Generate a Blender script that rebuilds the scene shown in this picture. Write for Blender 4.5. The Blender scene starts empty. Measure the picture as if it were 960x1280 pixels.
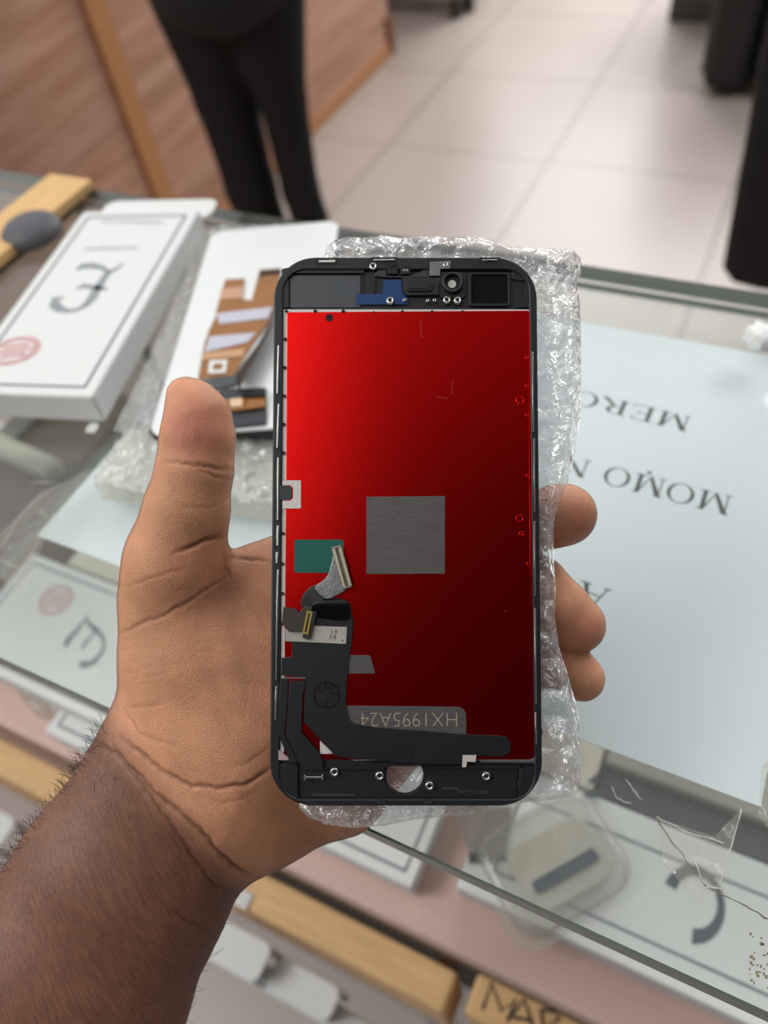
import bpy, bmesh, math, random
import numpy as np
from mathutils import Matrix, Vector

scene = bpy.context.scene
COL = scene.collection
rnd = random.Random(7)

# ------------------------------------------------------------------ camera, world, lights, exposure
CAM_POS = Vector((0.0, 0.0, 1.275))
RIGHT = Vector((0.89745221, 0.42425853, -0.12076516))
DOWN = Vector((0.26630521, -0.73935743, -0.61841096))
FWD = Vector((-0.35165475, 0.5228339, -0.77652022))
FPX = 960.0                                    # focal length for a 960 x 1280 image

cam_data = bpy.data.cameras.new('camera')
cam = bpy.data.objects.new('camera', cam_data)
COL.objects.link(cam)
cam_data.sensor_fit = 'VERTICAL'
cam_data.sensor_height = 36.0
cam_data.lens = 36.0 * FPX / 1280.0
cam_data.clip_start = 0.01
cam_data.dof.use_dof = True
cam_data.dof.focus_distance = 0.228
cam_data.dof.aperture_fstop = 7.5
rot = Matrix((RIGHT, -DOWN, -FWD)).transposed()
cam.matrix_world = Matrix.Translation(CAM_POS) @ rot.to_4x4()
scene.camera = cam

scene.view_settings.view_transform = 'Standard'
scene.view_settings.look = 'None'
scene.view_settings.gamma = 1.0
scene.view_settings.use_curve_mapping = False
scene.view_settings.exposure = 0.0

world = bpy.data.worlds.new('room_daylight')
scene.world = world
world.use_nodes = True
wt = world.node_tree
wt.nodes.clear()
w_out = wt.nodes.new('ShaderNodeOutputWorld')
w_bg = wt.nodes.new('ShaderNodeBackground')
w_tc = wt.nodes.new('ShaderNodeTexCoord')
w_dot = wt.nodes.new('ShaderNodeVectorMath'); w_dot.operation = 'DOT_PRODUCT'
w_dot.inputs[1].default_value = Vector((-0.62, 0.72, 0.30)).normalized()   # street door side of the shop
w_ramp = wt.nodes.new('ShaderNodeValToRGB')
w_ramp.color_ramp.elements[0].position = 0.36
w_ramp.color_ramp.elements[0].color = (0.026, 0.026, 0.029, 1)
w_ramp.color_ramp.elements[1].position = 0.92
w_ramp.color_ramp.elements[1].color = (0.92, 0.92, 0.93, 1)
w_map = wt.nodes.new('ShaderNodeMapRange')
w_map.inputs[1].default_value = -1; w_map.inputs[2].default_value = 1
wt.links.new(w_tc.outputs['Generated'], w_dot.inputs[0])
wt.links.new(w_dot.outputs['Value'], w_map.inputs[0])
wt.links.new(w_map.outputs[0], w_ramp.inputs[0])
wt.links.new(w_ramp.outputs[0], w_bg.inputs[0])
w_bg.inputs[1].default_value = 1.0
wt.links.new(w_bg.outputs[0], w_out.inputs[0])


def area_light(name, loc, target, sx, sy, power, color=(1, 1, 1)):
    d = bpy.data.lights.new(name, 'AREA')
    d.shape = 'RECTANGLE'; d.size = sx; d.size_y = sy; d.energy = power; d.color = color
    o = bpy.data.objects.new(name, d); COL.objects.link(o)
    o.location = loc
    o.rotation_euler = (Vector(target) - Vector(loc)).to_track_quat('-Z', 'Y').to_euler()
    return o


area_light('ceiling_panel', (-0.24, -0.62, 2.72), (-0.24, -0.62, 0), 0.9, 1.2, 4.4, (1.0, 0.99, 0.97)).rotation_euler[2] = math.radians(16)
area_light('added_overhead_light', (-1.5, -0.8, 2.7), (-0.2, 0.1, 1.0), 1.2, 1.2, 31, (1.0, 0.98, 0.95))  # unseen key lamp added to light the hand and room
area_light('added_overhead_light', (0.9, 2.3, 2.75), (0.3, 1.6, 0), 1.3, 0.8, 26, (1.0, 0.98, 0.96))  # unseen lamp added over the room, clear of the glass reflections
area_light('door_daylight', (-0.9, 4.9, 2.2), (-0.9, 2.2, 0), 2.2, 2.0, 95, (1.0, 0.985, 0.97))


# ------------------------------------------------------------------ helpers
def srgb(r, g, b):
    def f(c):
        c /= 255.0
        return c / 12.92 if c <= 0.04045 else ((c + 0.055) / 1.055) ** 2.4
    return (f(r), f(g), f(b), 1.0)


def tag(o, label=None, cat=None, group=None, kind=None):
    if label: o['label'] = label
    if cat: o['category'] = cat
    if group: o['group'] = group
    if kind: o['kind'] = kind
    return o


def link(name, mesh, parent=None, mat=None, smooth=False):
    o = bpy.data.objects.new(name, mesh)
    COL.objects.link(o)
    if parent is not None:
        o.parent = parent
    if mat is not None:
        mesh.materials.clear(); mesh.materials.append(mat)
    if smooth:
        mesh.polygons.foreach_set('use_smooth', [True] * len(mesh.polygons))
    return o


def empty(name, mat4):
    o = bpy.data.objects.new(name, None)
    o.empty_display_size = 0.02
    COL.objects.link(o)
    o.matrix_world = mat4
    return o


class Frame:
    """A plane in the place: origin, in-plane axes and normal; at() takes a sight line to that plane (local metres)."""
    def __init__(self, origin, x, y):
        self.o = Vector(origin); self.x = Vector(x).normalized()
        z = self.x.cross(Vector(y)).normalized()
        self.z = z; self.y = z.cross(self.x)
        self.m = Matrix.Translation(self.o) @ Matrix((self.x, self.y, self.z)).transposed().to_4x4()
        self.inv = self.m.inverted()

    def at(self, px, py, h=0.0):
        d = RIGHT * ((px - 480) / FPX) + DOWN * ((py - 640) / FPX) + FWD
        p = self.o + self.z * h
        t = (p - CAM_POS).dot(self.z) / d.dot(self.z)
        q = self.inv @ (CAM_POS + d * t)
        return (q.x, q.y)

    def pts(self, lst, h=0.0):
        return [self.at(px, py, h) for px, py in lst]


def flat_frame(z, ang=0.0, origin=(0, 0)):
    c, s = math.cos(ang), math.sin(ang)
    return Frame((origin[0], origin[1], z), (c, s, 0), (-s, c, 0))


def curve_mesh(loops, z0, z1, bevel=0.0, cyclic=True):
    cu = bpy.data.curves.new('tmp', 'CURVE')
    cu.dimensions = '2D'; cu.fill_mode = 'BOTH'
    cu.extrude = max(0.0, (z1 - z0) / 2 - bevel)
    if bevel:
        cu.bevel_depth = bevel; cu.bevel_resolution = 2; cu.offset = -bevel
    for lp in loops:
        sp = cu.splines.new('POLY')
        sp.points.add(len(lp) - 1)
        for p, (x, y) in zip(sp.points, lp):
            p.co = (x, y, 0, 1)
        sp.use_cyclic_u = True
    o = bpy.data.objects.new('tmp', cu); COL.objects.link(o)
    dg = bpy.context.evaluated_depsgraph_get()
    me = bpy.data.meshes.new_from_object(o.evaluated_get(dg))
    bpy.data.objects.remove(o); bpy.data.curves.remove(cu)
    me.transform(Matrix.Translation((0, 0, (z0 + z1) / 2)))
    return me


def plate(name, loops, z0, z1, mat, parent, bevel=0.0):
    if isinstance(loops[0][0], (int, float)):
        loops = [loops]
    return link(name, curve_mesh(loops, z0, z1, bevel), parent, mat)


def rrect(x0, y0, x1, y1, r, n=8):
    out = []
    for cx, cy, a0 in ((x1 - r, y1 - r, 0), (x0 + r, y1 - r, 90), (x0 + r, y0 + r, 180), (x1 - r, y0 + r, 270)):
        for i in range(n + 1):
            a = math.radians(a0 + 90 * i / n)
            out.append((cx + r * math.cos(a), cy + r * math.sin(a)))
    return out


def circle(cx, cy, r, n=28):
    return [(cx + r * math.cos(2 * math.pi * i / n), cy + r * math.sin(2 * math.pi * i / n)) for i in range(n)]


def rot_rect(cx, cy, w, h, ang):
    c, s = math.cos(ang), math.sin(ang)
    return [(cx + c * x - s * y, cy + s * x + c * y) for x, y in ((-w / 2, -h / 2), (w / 2, -h / 2), (w / 2, h / 2), (-w / 2, h / 2))]


def bm_box(bm, x0, y0, z0, x1, y1, z1, bevel=0.0, seg=2):
    r = bmesh.ops.create_cube(bm, size=1.0)
    vs = r['verts']
    for v in vs:
        v.co = Vector(((x0 + x1) / 2 + v.co.x * (x1 - x0), (y0 + y1) / 2 + v.co.y * (y1 - y0), (z0 + z1) / 2 + v.co.z * (z1 - z0)))
    if bevel:
        es = {e for v in vs for e in v.link_edges}
        bmesh.ops.bevel(bm, geom=list(es), offset=bevel, segments=seg, affect='EDGES', profile=0.5)


def bm_obj(name, bm, mat, parent=None, smooth=False):
    me = bpy.data.meshes.new(name)
    bm.to_mesh(me); bm.free()
    return link(name, me, parent, mat, smooth)


def box(name, a, b, mat, parent=None, bevel=0.0, seg=2):
    bm = bmesh.new()
    bm_box(bm, a[0], a[1], a[2], b[0], b[1], b[2], bevel, seg)
    return bm_obj(name, bm, mat, parent)


def tube_mesh(path, radius, n=8, bm=None):
    """round tube along a list of points; radius a number or a list"""
    own = bm is None
    if own: bm = bmesh.new()
    P = [Vector(p) for p in path]
    rs = radius if isinstance(radius, (list, tuple)) else [radius] * len(P)
    rings = []
    up = Vector((0.13, 0.21, 0.97))
    for i, p in enumerate(P):
        t = (P[min(i + 1, len(P) - 1)] - P[max(i - 1, 0)]).normalized()
        a = t.cross(up)
        if a.length < 1e-3: a = t.cross(Vector((1, 0, 0)))
        a.normalize(); b = t.cross(a)
        rings.append([bm.verts.new(p + (a * math.cos(2 * math.pi * k / n) + b * math.sin(2 * math.pi * k / n)) * rs[i]) for k in range(n)])
    for r0, r1 in zip(rings, rings[1:]):
        for k in range(n):
            bm.faces.new((r0[k], r0[(k + 1) % n], r1[(k + 1) % n], r1[k]))
    bm.faces.new(rings[0][::-1]); bm.faces.new(rings[-1])
    return bm


def text_mesh(body, size, depth=0.0, thin=0.0):
    cu = bpy.data.curves.new('tmp', 'FONT')
    cu.body = body; cu.size = size; cu.align_x = 'CENTER'; cu.align_y = 'CENTER'; cu.extrude = depth; cu.offset = -thin
    o = bpy.data.objects.new('tmp', cu); COL.objects.link(o)
    dg = bpy.context.evaluated_depsgraph_get()
    me = bpy.data.meshes.new_from_object(o.evaluated_get(dg))
    bpy.data.objects.remove(o); bpy.data.curves.remove(cu)
    return me


# ------------------------------------------------------------------ materials
def new_mat(name):
    m = bpy.data.materials.new(name); m.use_nodes = True
    nt = m.node_tree
    return m, nt, nt.nodes['Principled BSDF']


def mat(name, col, rough=0.5, metal=0.0, var=0.0, scale=20.0, bump=0.0, bscale=200.0, spec=0.5, coords='Object', stretch=(1, 1, 1), coat=0.0, alpha=1.0, sheen=0.0):
    """principled surface whose colour varies by a noise, with a fine bump"""
    m, nt, b = new_mat(name)
    b.inputs['Roughness'].default_value = rough
    b.inputs['Metallic'].default_value = metal
    b.inputs['Specular IOR Level'].default_value = spec
    b.inputs['Coat Weight'].default_value = coat
    b.inputs['Alpha'].default_value = alpha
    b.inputs['Sheen Weight'].default_value = sheen
    tc = nt.nodes.new('ShaderNodeTexCoord')
    mp = nt.nodes.new('ShaderNodeMapping'); mp.inputs['Scale'].default_value = stretch
    nt.links.new(tc.outputs[coords], mp.inputs[0])
    n = nt.nodes.new('ShaderNodeTexNoise'); n.inputs['Scale'].default_value = scale; n.inputs['Detail'].default_value = 4
    nt.links.new(mp.outputs[0], n.inputs['Vector'])
    mx = nt.nodes.new('ShaderNodeMixRGB'); mx.blend_type = 'MULTIPLY'
    mx.inputs[1].default_value = col
    rp = nt.nodes.new('ShaderNodeMapRange'); rp.inputs[3].default_value = 1 - var; rp.inputs[4].default_value = 1 + var
    rp.inputs[1].default_value = 0.3; rp.inputs[2].default_value = 0.7
    nt.links.new(n.outputs[0], rp.inputs[0])
    cc = nt.nodes.new('ShaderNodeCombineColor')
    for i in range(3): nt.links.new(rp.outputs[0], cc.inputs[i])
    mx.inputs[0].default_value = 1.0
    nt.links.new(cc.outputs[0], mx.inputs[2])
    nt.links.new(mx.outputs[0], b.inputs['Base Color'])
    if bump:
        n2 = nt.nodes.new('ShaderNodeTexNoise'); n2.inputs['Scale'].default_value = bscale; n2.inputs['Detail'].default_value = 3
        nt.links.new(mp.outputs[0], n2.inputs['Vector'])
        bp = nt.nodes.new('ShaderNodeBump'); bp.inputs['Strength'].default_value = bump; bp.inputs['Distance'].default_value = 0.001
        nt.links.new(n2.outputs[0], bp.inputs['Height'])
        nt.links.new(bp.outputs[0], b.inputs['Normal'])
    return m


def clear_mat(name, tint, film=0.1, film_col=(0.9, 0.9, 0.9, 1), rough=0.08, bump=0.0, bscale=150.0, refl=1.0, stretch=(1, 1, 1), fres=1.45):
    """thin clear sheet: mostly lets light through, some whitish film, mirror gloss by fresnel"""
    m = bpy.data.materials.new(name); m.use_nodes = True
    nt = m.node_tree; nt.nodes.clear()
    out = nt.nodes.new('ShaderNodeOutputMaterial')
    tr = nt.nodes.new('ShaderNodeBsdfTransparent'); tr.inputs[0].default_value = tint
    df = nt.nodes.new('ShaderNodeBsdfDiffuse'); df.inputs[0].default_value = film_col
    gl = nt.nodes.new('ShaderNodeBsdfGlossy'); gl.inputs['Roughness'].default_value = rough
    gl.inputs[0].default_value = (refl, refl, refl, 1)
    m1 = nt.nodes.new('ShaderNodeMixShader'); m1.inputs[0].default_value = film
    m2 = nt.nodes.new('ShaderNodeMixShader')
    # Schlick fresnel from the angle to the surface, the same for both faces of the sheet
    lw = nt.nodes.new('ShaderNodeLayerWeight'); lw.inputs[0].default_value = 0.5
    pw = nt.nodes.new('ShaderNodeMath'); pw.operation = 'POWER'; pw.inputs[1].default_value = 5.0
    fr = nt.nodes.new('ShaderNodeMapRange')
    f0 = ((fres - 1) / (fres + 1)) ** 2
    fr.inputs[3].default_value = f0; fr.inputs[4].default_value = 1.0
    # layer weight 'facing' is (1-|cos|) at blend 0.5
    nt.links.new(lw.outputs['Facing'], pw.inputs[0]); nt.links.new(pw.outputs[0], fr.inputs[0])
    nt.links.new(tr.outputs[0], m1.inputs[1]); nt.links.new(df.outputs[0], m1.inputs[2])
    nt.links.new(m1.outputs[0], m2.inputs[1]); nt.links.new(gl.outputs[0], m2.inputs[2])
    nt.links.new(fr.outputs[0], m2.inputs[0])
    nt.links.new(m2.outputs[0], out.inputs[0])
    if bump:
        tc = nt.nodes.new('ShaderNodeTexCoord')
        mp = nt.nodes.new('ShaderNodeMapping'); mp.inputs['Scale'].default_value = stretch
        nt.links.new(tc.outputs['Object'], mp.inputs[0])
        n2 = nt.nodes.new('ShaderNodeTexNoise'); n2.inputs['Scale'].default_value = bscale; n2.inputs['Detail'].default_value = 3
        n2.inputs['Distortion'].default_value = 1.2
        nt.links.new(mp.outputs[0], n2.inputs['Vector'])
        bp = nt.nodes.new('ShaderNodeBump'); bp.inputs['Strength'].default_value = bump; bp.inputs['Distance'].default_value = 0.002
        nt.links.new(n2.outputs[0], bp.inputs['Height'])
        for s in (df, gl, lw): nt.links.new(bp.outputs[0], s.inputs['Normal'])
    return m


# ------------------------------------------------------------------ blended bodies (distance field -> one continuous skin)
def cone_field(X, Y, Z, a, b, ra, rb, fz=1.0):
    a = np.array(a, np.float32); b = np.array(b, np.float32)
    d = b - a
    dx, dy, dz = X - a[0], Y - a[1], (Z - a[2]) / fz
    d = d.copy(); d[2] /= fz
    L2 = float(d @ d) + 1e-9
    t = np.clip((dx * d[0] + dy * d[1] + dz * d[2]) / L2, 0, 1)
    r = ra + (rb - ra) * t
    return np.sqrt((dx - d[0] * t) ** 2 + (dy - d[1] * t) ** 2 + (dz - d[2] * t) ** 2) - r


def smin(a, b, k):
    h = np.maximum(k - np.abs(a - b), 0) / k
    return np.minimum(a, b) - h * h * k * 0.25


def surface_net(F, org, step):
    """quads of the zero level of F on a regular grid"""
    S = F < 0
    nx, ny, nz = F.shape
    c = np.zeros((nx - 1, ny - 1, nz - 1), np.int8)
    for i in (0, 1):
        for j in (0, 1):
            for k in (0, 1):
                c += S[i:nx - 1 + i, j:ny - 1 + j, k:nz - 1 + k]
    act = (c > 0) & (c < 8)
    idx = -np.ones(act.shape, np.int64)
    I = np.argwhere(act)
    idx[act] = np.arange(len(I))
    acc = np.zeros((len(I), 3)); cnt = np.zeros(len(I))
    corners = [(i, j, k) for i in (0, 1) for j in (0, 1) for k in (0, 1)]
    for ca in corners:
        for ax in range(3):
            if ca[ax] == 0:
                cb = list(ca); cb[ax] = 1
                fa = F[I[:, 0] + ca[0], I[:, 1] + ca[1], I[:, 2] + ca[2]]
                fb = F[I[:, 0] + cb[0], I[:, 1] + cb[1], I[:, 2] + cb[2]]
                m = (fa < 0) != (fb < 0)
                t = np.where(m, fa / np.where(m, fa - fb, 1), 0)
                p = np.array(ca, float)[None, :].repeat(len(I), 0)
                p[:, ax] += t
                acc[m] += p[m]; cnt[m] += 1
    V = np.array(org) + (I + acc / cnt[:, None]) * step
    quads = []
    for ax in range(3):
        u, v = [(1, 2), (2, 0), (0, 1)][ax]
        sl0 = [slice(1, -1)] * 3; sl0[ax] = slice(0, -1)
        sl1 = [slice(1, -1)] * 3; sl1[ax] = slice(1, None)
        A, B = S[tuple(sl0)], S[tuple(sl1)]
        E = np.argwhere(A != B)
        flip = A[A != B]
        off = np.array([1, 1, 1]); off[ax] = 0
        E = E + off
        def cell(du, dv):
            q = E.copy(); q[:, u] -= du; q[:, v] -= dv
            return idx[q[:, 0], q[:, 1], q[:, 2]]
        Q = np.stack([cell(1, 1), cell(0, 1), cell(0, 0), cell(1, 0)], 1)
        Q[~flip] = Q[~flip][:, ::-1]
        quads.append(Q)
    return V, np.concatenate(quads)


def quad_mesh(name, V, Q):
    me = bpy.data.meshes.new(name)
    me.vertices.add(len(V)); me.vertices.foreach_set('co', np.asarray(V, np.float32).ravel())
    me.loops.add(Q.size); me.loops.foreach_set('vertex_index', Q.astype(np.int32).ravel())
    me.polygons.add(len(Q))
    me.polygons.foreach_set('loop_start', np.arange(0, Q.size, 4, dtype=np.int32))
    me.update(calc_edges=True)
    me.validate()
    me.polygons.foreach_set('use_smooth', [True] * len(me.polygons))
    return me


def relax(V, Q, it=2, lam=0.5):
    n = len(V)
    e = np.concatenate([Q[:, [0, 1]], Q[:, [1, 2]], Q[:, [2, 3]], Q[:, [3, 0]]])
    e = np.concatenate([e, e[:, ::-1]])
    deg = np.bincount(e[:, 0], minlength=n)[:, None]
    for _ in range(it):
        for l in (lam, -lam * 1.04):
            s = np.stack([np.bincount(e[:, 0], V[e[:, 1], k], minlength=n) for k in range(3)], 1)
            V = V + l * (s / deg - V)
    return V


def body_mesh(name, chains, step, lo, hi, smooth_it=2):
    """chains: list of (blend_k, [(p, r[, fz]), ...]) joined in order by a smooth union"""
    ax = [np.arange(l, h + step, step, dtype=np.float32) for l, h in zip(lo, hi)]
    X, Y, Z = np.meshgrid(*ax, indexing='ij')
    F = None
    for k, pts in chains:
        f = None
        for (pa, pb) in (zip(pts, pts[1:]) if len(pts) > 1 else [(pts[0], pts[0])]):
            fz = pa[2] if len(pa) > 2 else 1.0
            g = cone_field(X, Y, Z, pa[0], pb[0], pa[1], pb[1], fz)
            f = g if f is None else smin(f, g, max(k * 0.5, step))
        F = f if F is None else smin(F, f, k)
    V, Q = surface_net(F, lo, step)
    V = relax(V, Q, smooth_it)
    return V, Q

# ------------------------------------------------------------------ materials of the place
M_white_card = mat('white_card', srgb(226, 228, 226), 0.45, var=0.02, scale=8)
M_cream_card = mat('cream_card', srgb(205, 200, 182), 0.5, var=0.03, scale=8)
M_inkline = mat('grey_ink', srgb(120, 126, 130), 0.35)
M_logo = mat('silver_ink', srgb(158, 164, 168), 0.25, metal=0.6)
M_logo_dark = mat('slate_ink', srgb(70, 76, 84), 0.4)
M_red_ink = mat('red_stamp_ink', srgb(214, 140, 134), 0.6, var=0.25, scale=400)
M_black_ink = mat('black_ink', srgb(22, 28, 30), 0.5)
M_paper = mat('office_paper', srgb(230, 238, 242), 0.6, var=0.01, scale=5)
M_wood = mat('pale_wood', srgb(228, 186, 132), 0.55, var=0.10, scale=14, stretch=(1.5, 14, 14), bump=0.05)
M_wood_y = mat('pale_wood_lengthwise', srgb(222, 180, 120), 0.55, var=0.09, scale=14, stretch=(14, 1.5, 14), bump=0.05)
M_brown = mat('brown_board', srgb(128, 104, 84), 0.6, var=0.12, scale=10, stretch=(2, 10, 10))
M_pink_board = mat('pink_laminate_shelf', srgb(216, 184, 174), 0.45, var=0.06, scale=9, stretch=(1, 8, 8))
M_dark_gap = mat('dark_board', srgb(60, 48, 40), 0.7, var=0.1)
M_black_cloth = mat('black_trouser_cloth', srgb(16, 16, 18), 0.9, var=0.15, scale=12, bump=0.2, bscale=60)
M_black_fabric = mat('black_upholstery', srgb(17, 18, 21), 0.8, var=0.1, scale=25, bump=0.3, bscale=500)
M_grey_plastic = mat('grey_plastic', srgb(92, 92, 96), 0.5, var=0.05)
M_white_plastic = mat('white_plastic', srgb(214, 218, 220), 0.4, var=0.03)
M_dark_metal = mat('dark_metal', srgb(70, 66, 62), 0.4, metal=0.6)
M_glass = clear_mat('clear_glass', (0.952, 0.966, 0.96, 1), film=0.018, film_col=(0.75, 0.8, 0.76, 1), rough=0.02, fres=1.5)
M_glass_edge = mat('glass_edge', srgb(106, 115, 106), 0.15, var=0.12, scale=60, stretch=(0.3, 1, 6))
M_tape = clear_mat('clear_tape', (0.96, 0.96, 0.94, 1), film=0.05, film_col=(0.8, 0.78, 0.7, 1), rough=0.12, bump=0.6, bscale=160)
M_tape_edge = clear_mat('frayed_tape_edge', (0.85, 0.84, 0.8, 1), film=0.45, film_col=(0.82, 0.81, 0.77, 1), rough=0.1)
M_crack = mat('grey_tape_edge', srgb(112, 106, 92), 0.3)

# floor tiles: world-aligned square tiles, joints at the photographed lines
mt, nt, b = new_mat('floor_tiles')
tc = nt.nodes.new('ShaderNodeTexCoord'); sp = nt.nodes.new('ShaderNodeSeparateXYZ')
nt.links.new(tc.outputs['Object'], sp.inputs[0])
def joint(axis, off, size=0.565, w=0.006):
    a = nt.nodes.new('ShaderNodeMath'); a.operation = 'SUBTRACT'; a.inputs[1].default_value = off
    nt.links.new(sp.outputs[axis], a.inputs[0])
    d = nt.nodes.new('ShaderNodeMath'); d.operation = 'PINGPONG'; d.inputs[1].default_value = size / 2
    nt.links.new(a.outputs[0], d.inputs[0])
    l = nt.nodes.new('ShaderNodeMath'); l.operation = 'LESS_THAN'; l.inputs[1].default_value = w
    nt.links.new(d.outputs[0], l.inputs[0])
    return l
jx, jy = joint('X', -0.69, w=0.008), joint('Y', 2.33, w=0.006)
jm = nt.nodes.new('ShaderNodeMath'); jm.operation = 'MAXIMUM'
nt.links.new(jx.outputs[0], jm.inputs[0]); nt.links.new(jy.outputs[0], jm.inputs[1])
nz = nt.nodes.new('ShaderNodeTexNoise'); nz.inputs['Scale'].default_value = 2.2; nz.inputs['Detail'].default_value = 5
nt.links.new(tc.outputs['Object'], nz.inputs['Vector'])
rp = nt.nodes.new('ShaderNodeValToRGB')
rp.color_ramp.elements[0].color = srgb(180, 167, 158); rp.color_ramp.elements[1].color = srgb(196, 185, 178)
nt.links.new(nz.outputs[0], rp.inputs[0])
mx = nt.nodes.new('ShaderNodeMixRGB'); mx.inputs[2].default_value = srgb(160, 148, 140)
nt.links.new(jm.outputs[0], mx.inputs[0]); nt.links.new(rp.outputs[0], mx.inputs[1])
nt.links.new(mx.outputs[0], b.inputs['Base Color'])
b.inputs['Roughness'].default_value = 0.32
M_floor = mt

# laminate of the left counter: slanting planks with streaky grain along their length
mt, nt, b = new_mat('plank_laminate')
tc = nt.nodes.new('ShaderNodeTexCoord')
mp = nt.nodes.new('ShaderNodeMapping'); mp.inputs['Scale'].default_value = (1, 0.5, 8)
nt.links.new(tc.outputs['Object'], mp.inputs[0])
n1 = nt.nodes.new('ShaderNodeTexNoise'); n1.inputs['Scale'].default_value = 2.2; n1.inputs['Detail'].default_value = 7; n1.inputs['Roughness'].default_value = 0.65
nt.links.new(mp.outputs[0], n1.inputs['Vector'])
rp = nt.nodes.new('ShaderNodeValToRGB')
rp.color_ramp.elements[0].position = 0.32; rp.color_ramp.elements[0].color = srgb(168, 116, 88)
rp.color_ramp.elements[1].position = 0.68; rp.color_ramp.elements[1].color = srgb(224, 178, 156)
nt.links.new(n1.outputs[0], rp.inputs[0])
sp = nt.nodes.new('ShaderNodeSeparateXYZ'); nt.links.new(tc.outputs['Object'], sp.inputs[0])
dv = nt.nodes.new('ShaderNodeMath'); dv.operation = 'DIVIDE'; dv.inputs[1].default_value = 0.105
nt.links.new(sp.outputs['Z'], dv.inputs[0])
fl = nt.nodes.new('ShaderNodeMath'); fl.operation = 'FLOOR'; nt.links.new(dv.outputs[0], fl.inputs[0])
wn = nt.nodes.new('ShaderNodeTexWhiteNoise'); wn.noise_dimensions = '1D'; nt.links.new(fl.outputs[0], wn.inputs['W'])
mr = nt.nodes.new('ShaderNodeMapRange'); mr.inputs[3].default_value = 0.94; mr.inputs[4].default_value = 1.05
nt.links.new(wn.outputs[0], mr.inputs[0])
vm = nt.nodes.new('ShaderNodeVectorMath'); vm.operation = 'SCALE'
nt.links.new(rp.outputs[0], vm.inputs[0]); nt.links.new(mr.outputs[0], vm.inputs['Scale'])
nt.links.new(vm.outputs[0], b.inputs['Base Color'])
b.inputs['Roughness'].default_value = 0.38
M_laminate = mt

# ------------------------------------------------------------------ floor
fl_o = box('floor', (-4.5, -2.0, -0.04), (4.0, 7.0, 0.0), M_floor)
tag(fl_o, 'beige square floor tiles with pale grey joints', 'floor', kind='structure')

wl_m = mat('wall_paint', srgb(214, 210, 202), 0.7, var=0.02)
me = curve_mesh([[(-4.5, 0.0), (-2.0, 0.0), (-2.0, 2.3), (0.2, 2.3), (0.2, 0.0), (4.0, 0.0), (4.0, 2.95), (-4.5, 2.95)]], -0.06, 0.06)
me.transform(Matrix(((1, 0, 0, 0), (0, 0, -1, 6.9), (0, 1, 0, 0), (0, 0, 0, 1))))
tag(link('wall_front', me, None, wl_m), 'pale shop wall with a wide doorway at the far end', 'wall', kind='structure')

# ------------------------------------------------------------------ counter along the left side of the shop
M_trim = mat('orange_wood_trim', srgb(196, 140, 92), 0.5, var=0.08, scale=12, stretch=(8, 8, 1.5))
rc = empty('reception_counter', Matrix.Translation((-1.57, 1.5, 0)))
tag(rc, 'long counter clad in pinkish wood planks with orange wood strips', 'counter')
box('front_panel', (-0.03, -1.4, 0.0), (0.0, 1.53, 1.02), M_laminate, rc)
box('end_panel', (-0.55, 1.51, 0.0), (-0.031, 1.53, 1.02), M_laminate, rc)
box('worktop', (-0.62, -1.44, 1.021), (0.05, 1.57, 1.05), M_wood_y, rc, 0.004)
box('vertical_strip', (0.0005, 0.0, 0.046), (0.014, 0.07, 1.018), M_trim, rc, 0.003)
box('base_strip', (0.0005, -1.4, 0.0), (0.013, 1.50, 0.045), M_trim, rc, 0.003)
box('corner_strip', (0.0005, 1.501, 0.0), (0.016, 1.545, 0.13), mat('brown_wood_trim', srgb(140, 92, 66), 0.5, var=0.08), rc, 0.003)

# ------------------------------------------------------------------ far end of the shop
fc = empty('display_cabinet', Matrix.Translation((-1.68, 3.64, 0)))
tag(fc, 'white cabinet on dark legs at the far end, past the plank counter', 'cabinet')
box('body', (-0.3, -0.24, 0.07), (0.27, 0.2, 1.1), mat('white_cabinet_paint', srgb(214, 210, 204), 0.4, var=0.03), fc, 0.006)
for lx, ly in ((0.245, -0.24), (0.275, -0.17), (-0.27, -0.2), (0.24, 0.17), (-0.27, 0.17)):
    box('leg', (lx - 0.02, ly - 0.02, 0.0), (lx + 0.02, ly + 0.02, 0.069), M_dark_metal, fc, 0.003)
sc2 = empty('storage_cabinet', Matrix.Translation((-0.4, 3.95, 0)))
tag(sc2, 'pale cabinet on a dark plinth beside the black armchair at the far end', 'cabinet')
box('plinth', (-0.17, -0.5, 0.0), (0.05, -0.3, 0.085), mat('dark_plinth', srgb(84, 82, 78), 0.5, var=0.06), sc2, 0.003)
box('body', (-0.17, -0.5, 0.086), (0.05, -0.3, 1.0), mat('pale_cabinet_paint', srgb(196, 192, 184), 0.5, var=0.03), sc2, 0.004)

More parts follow.
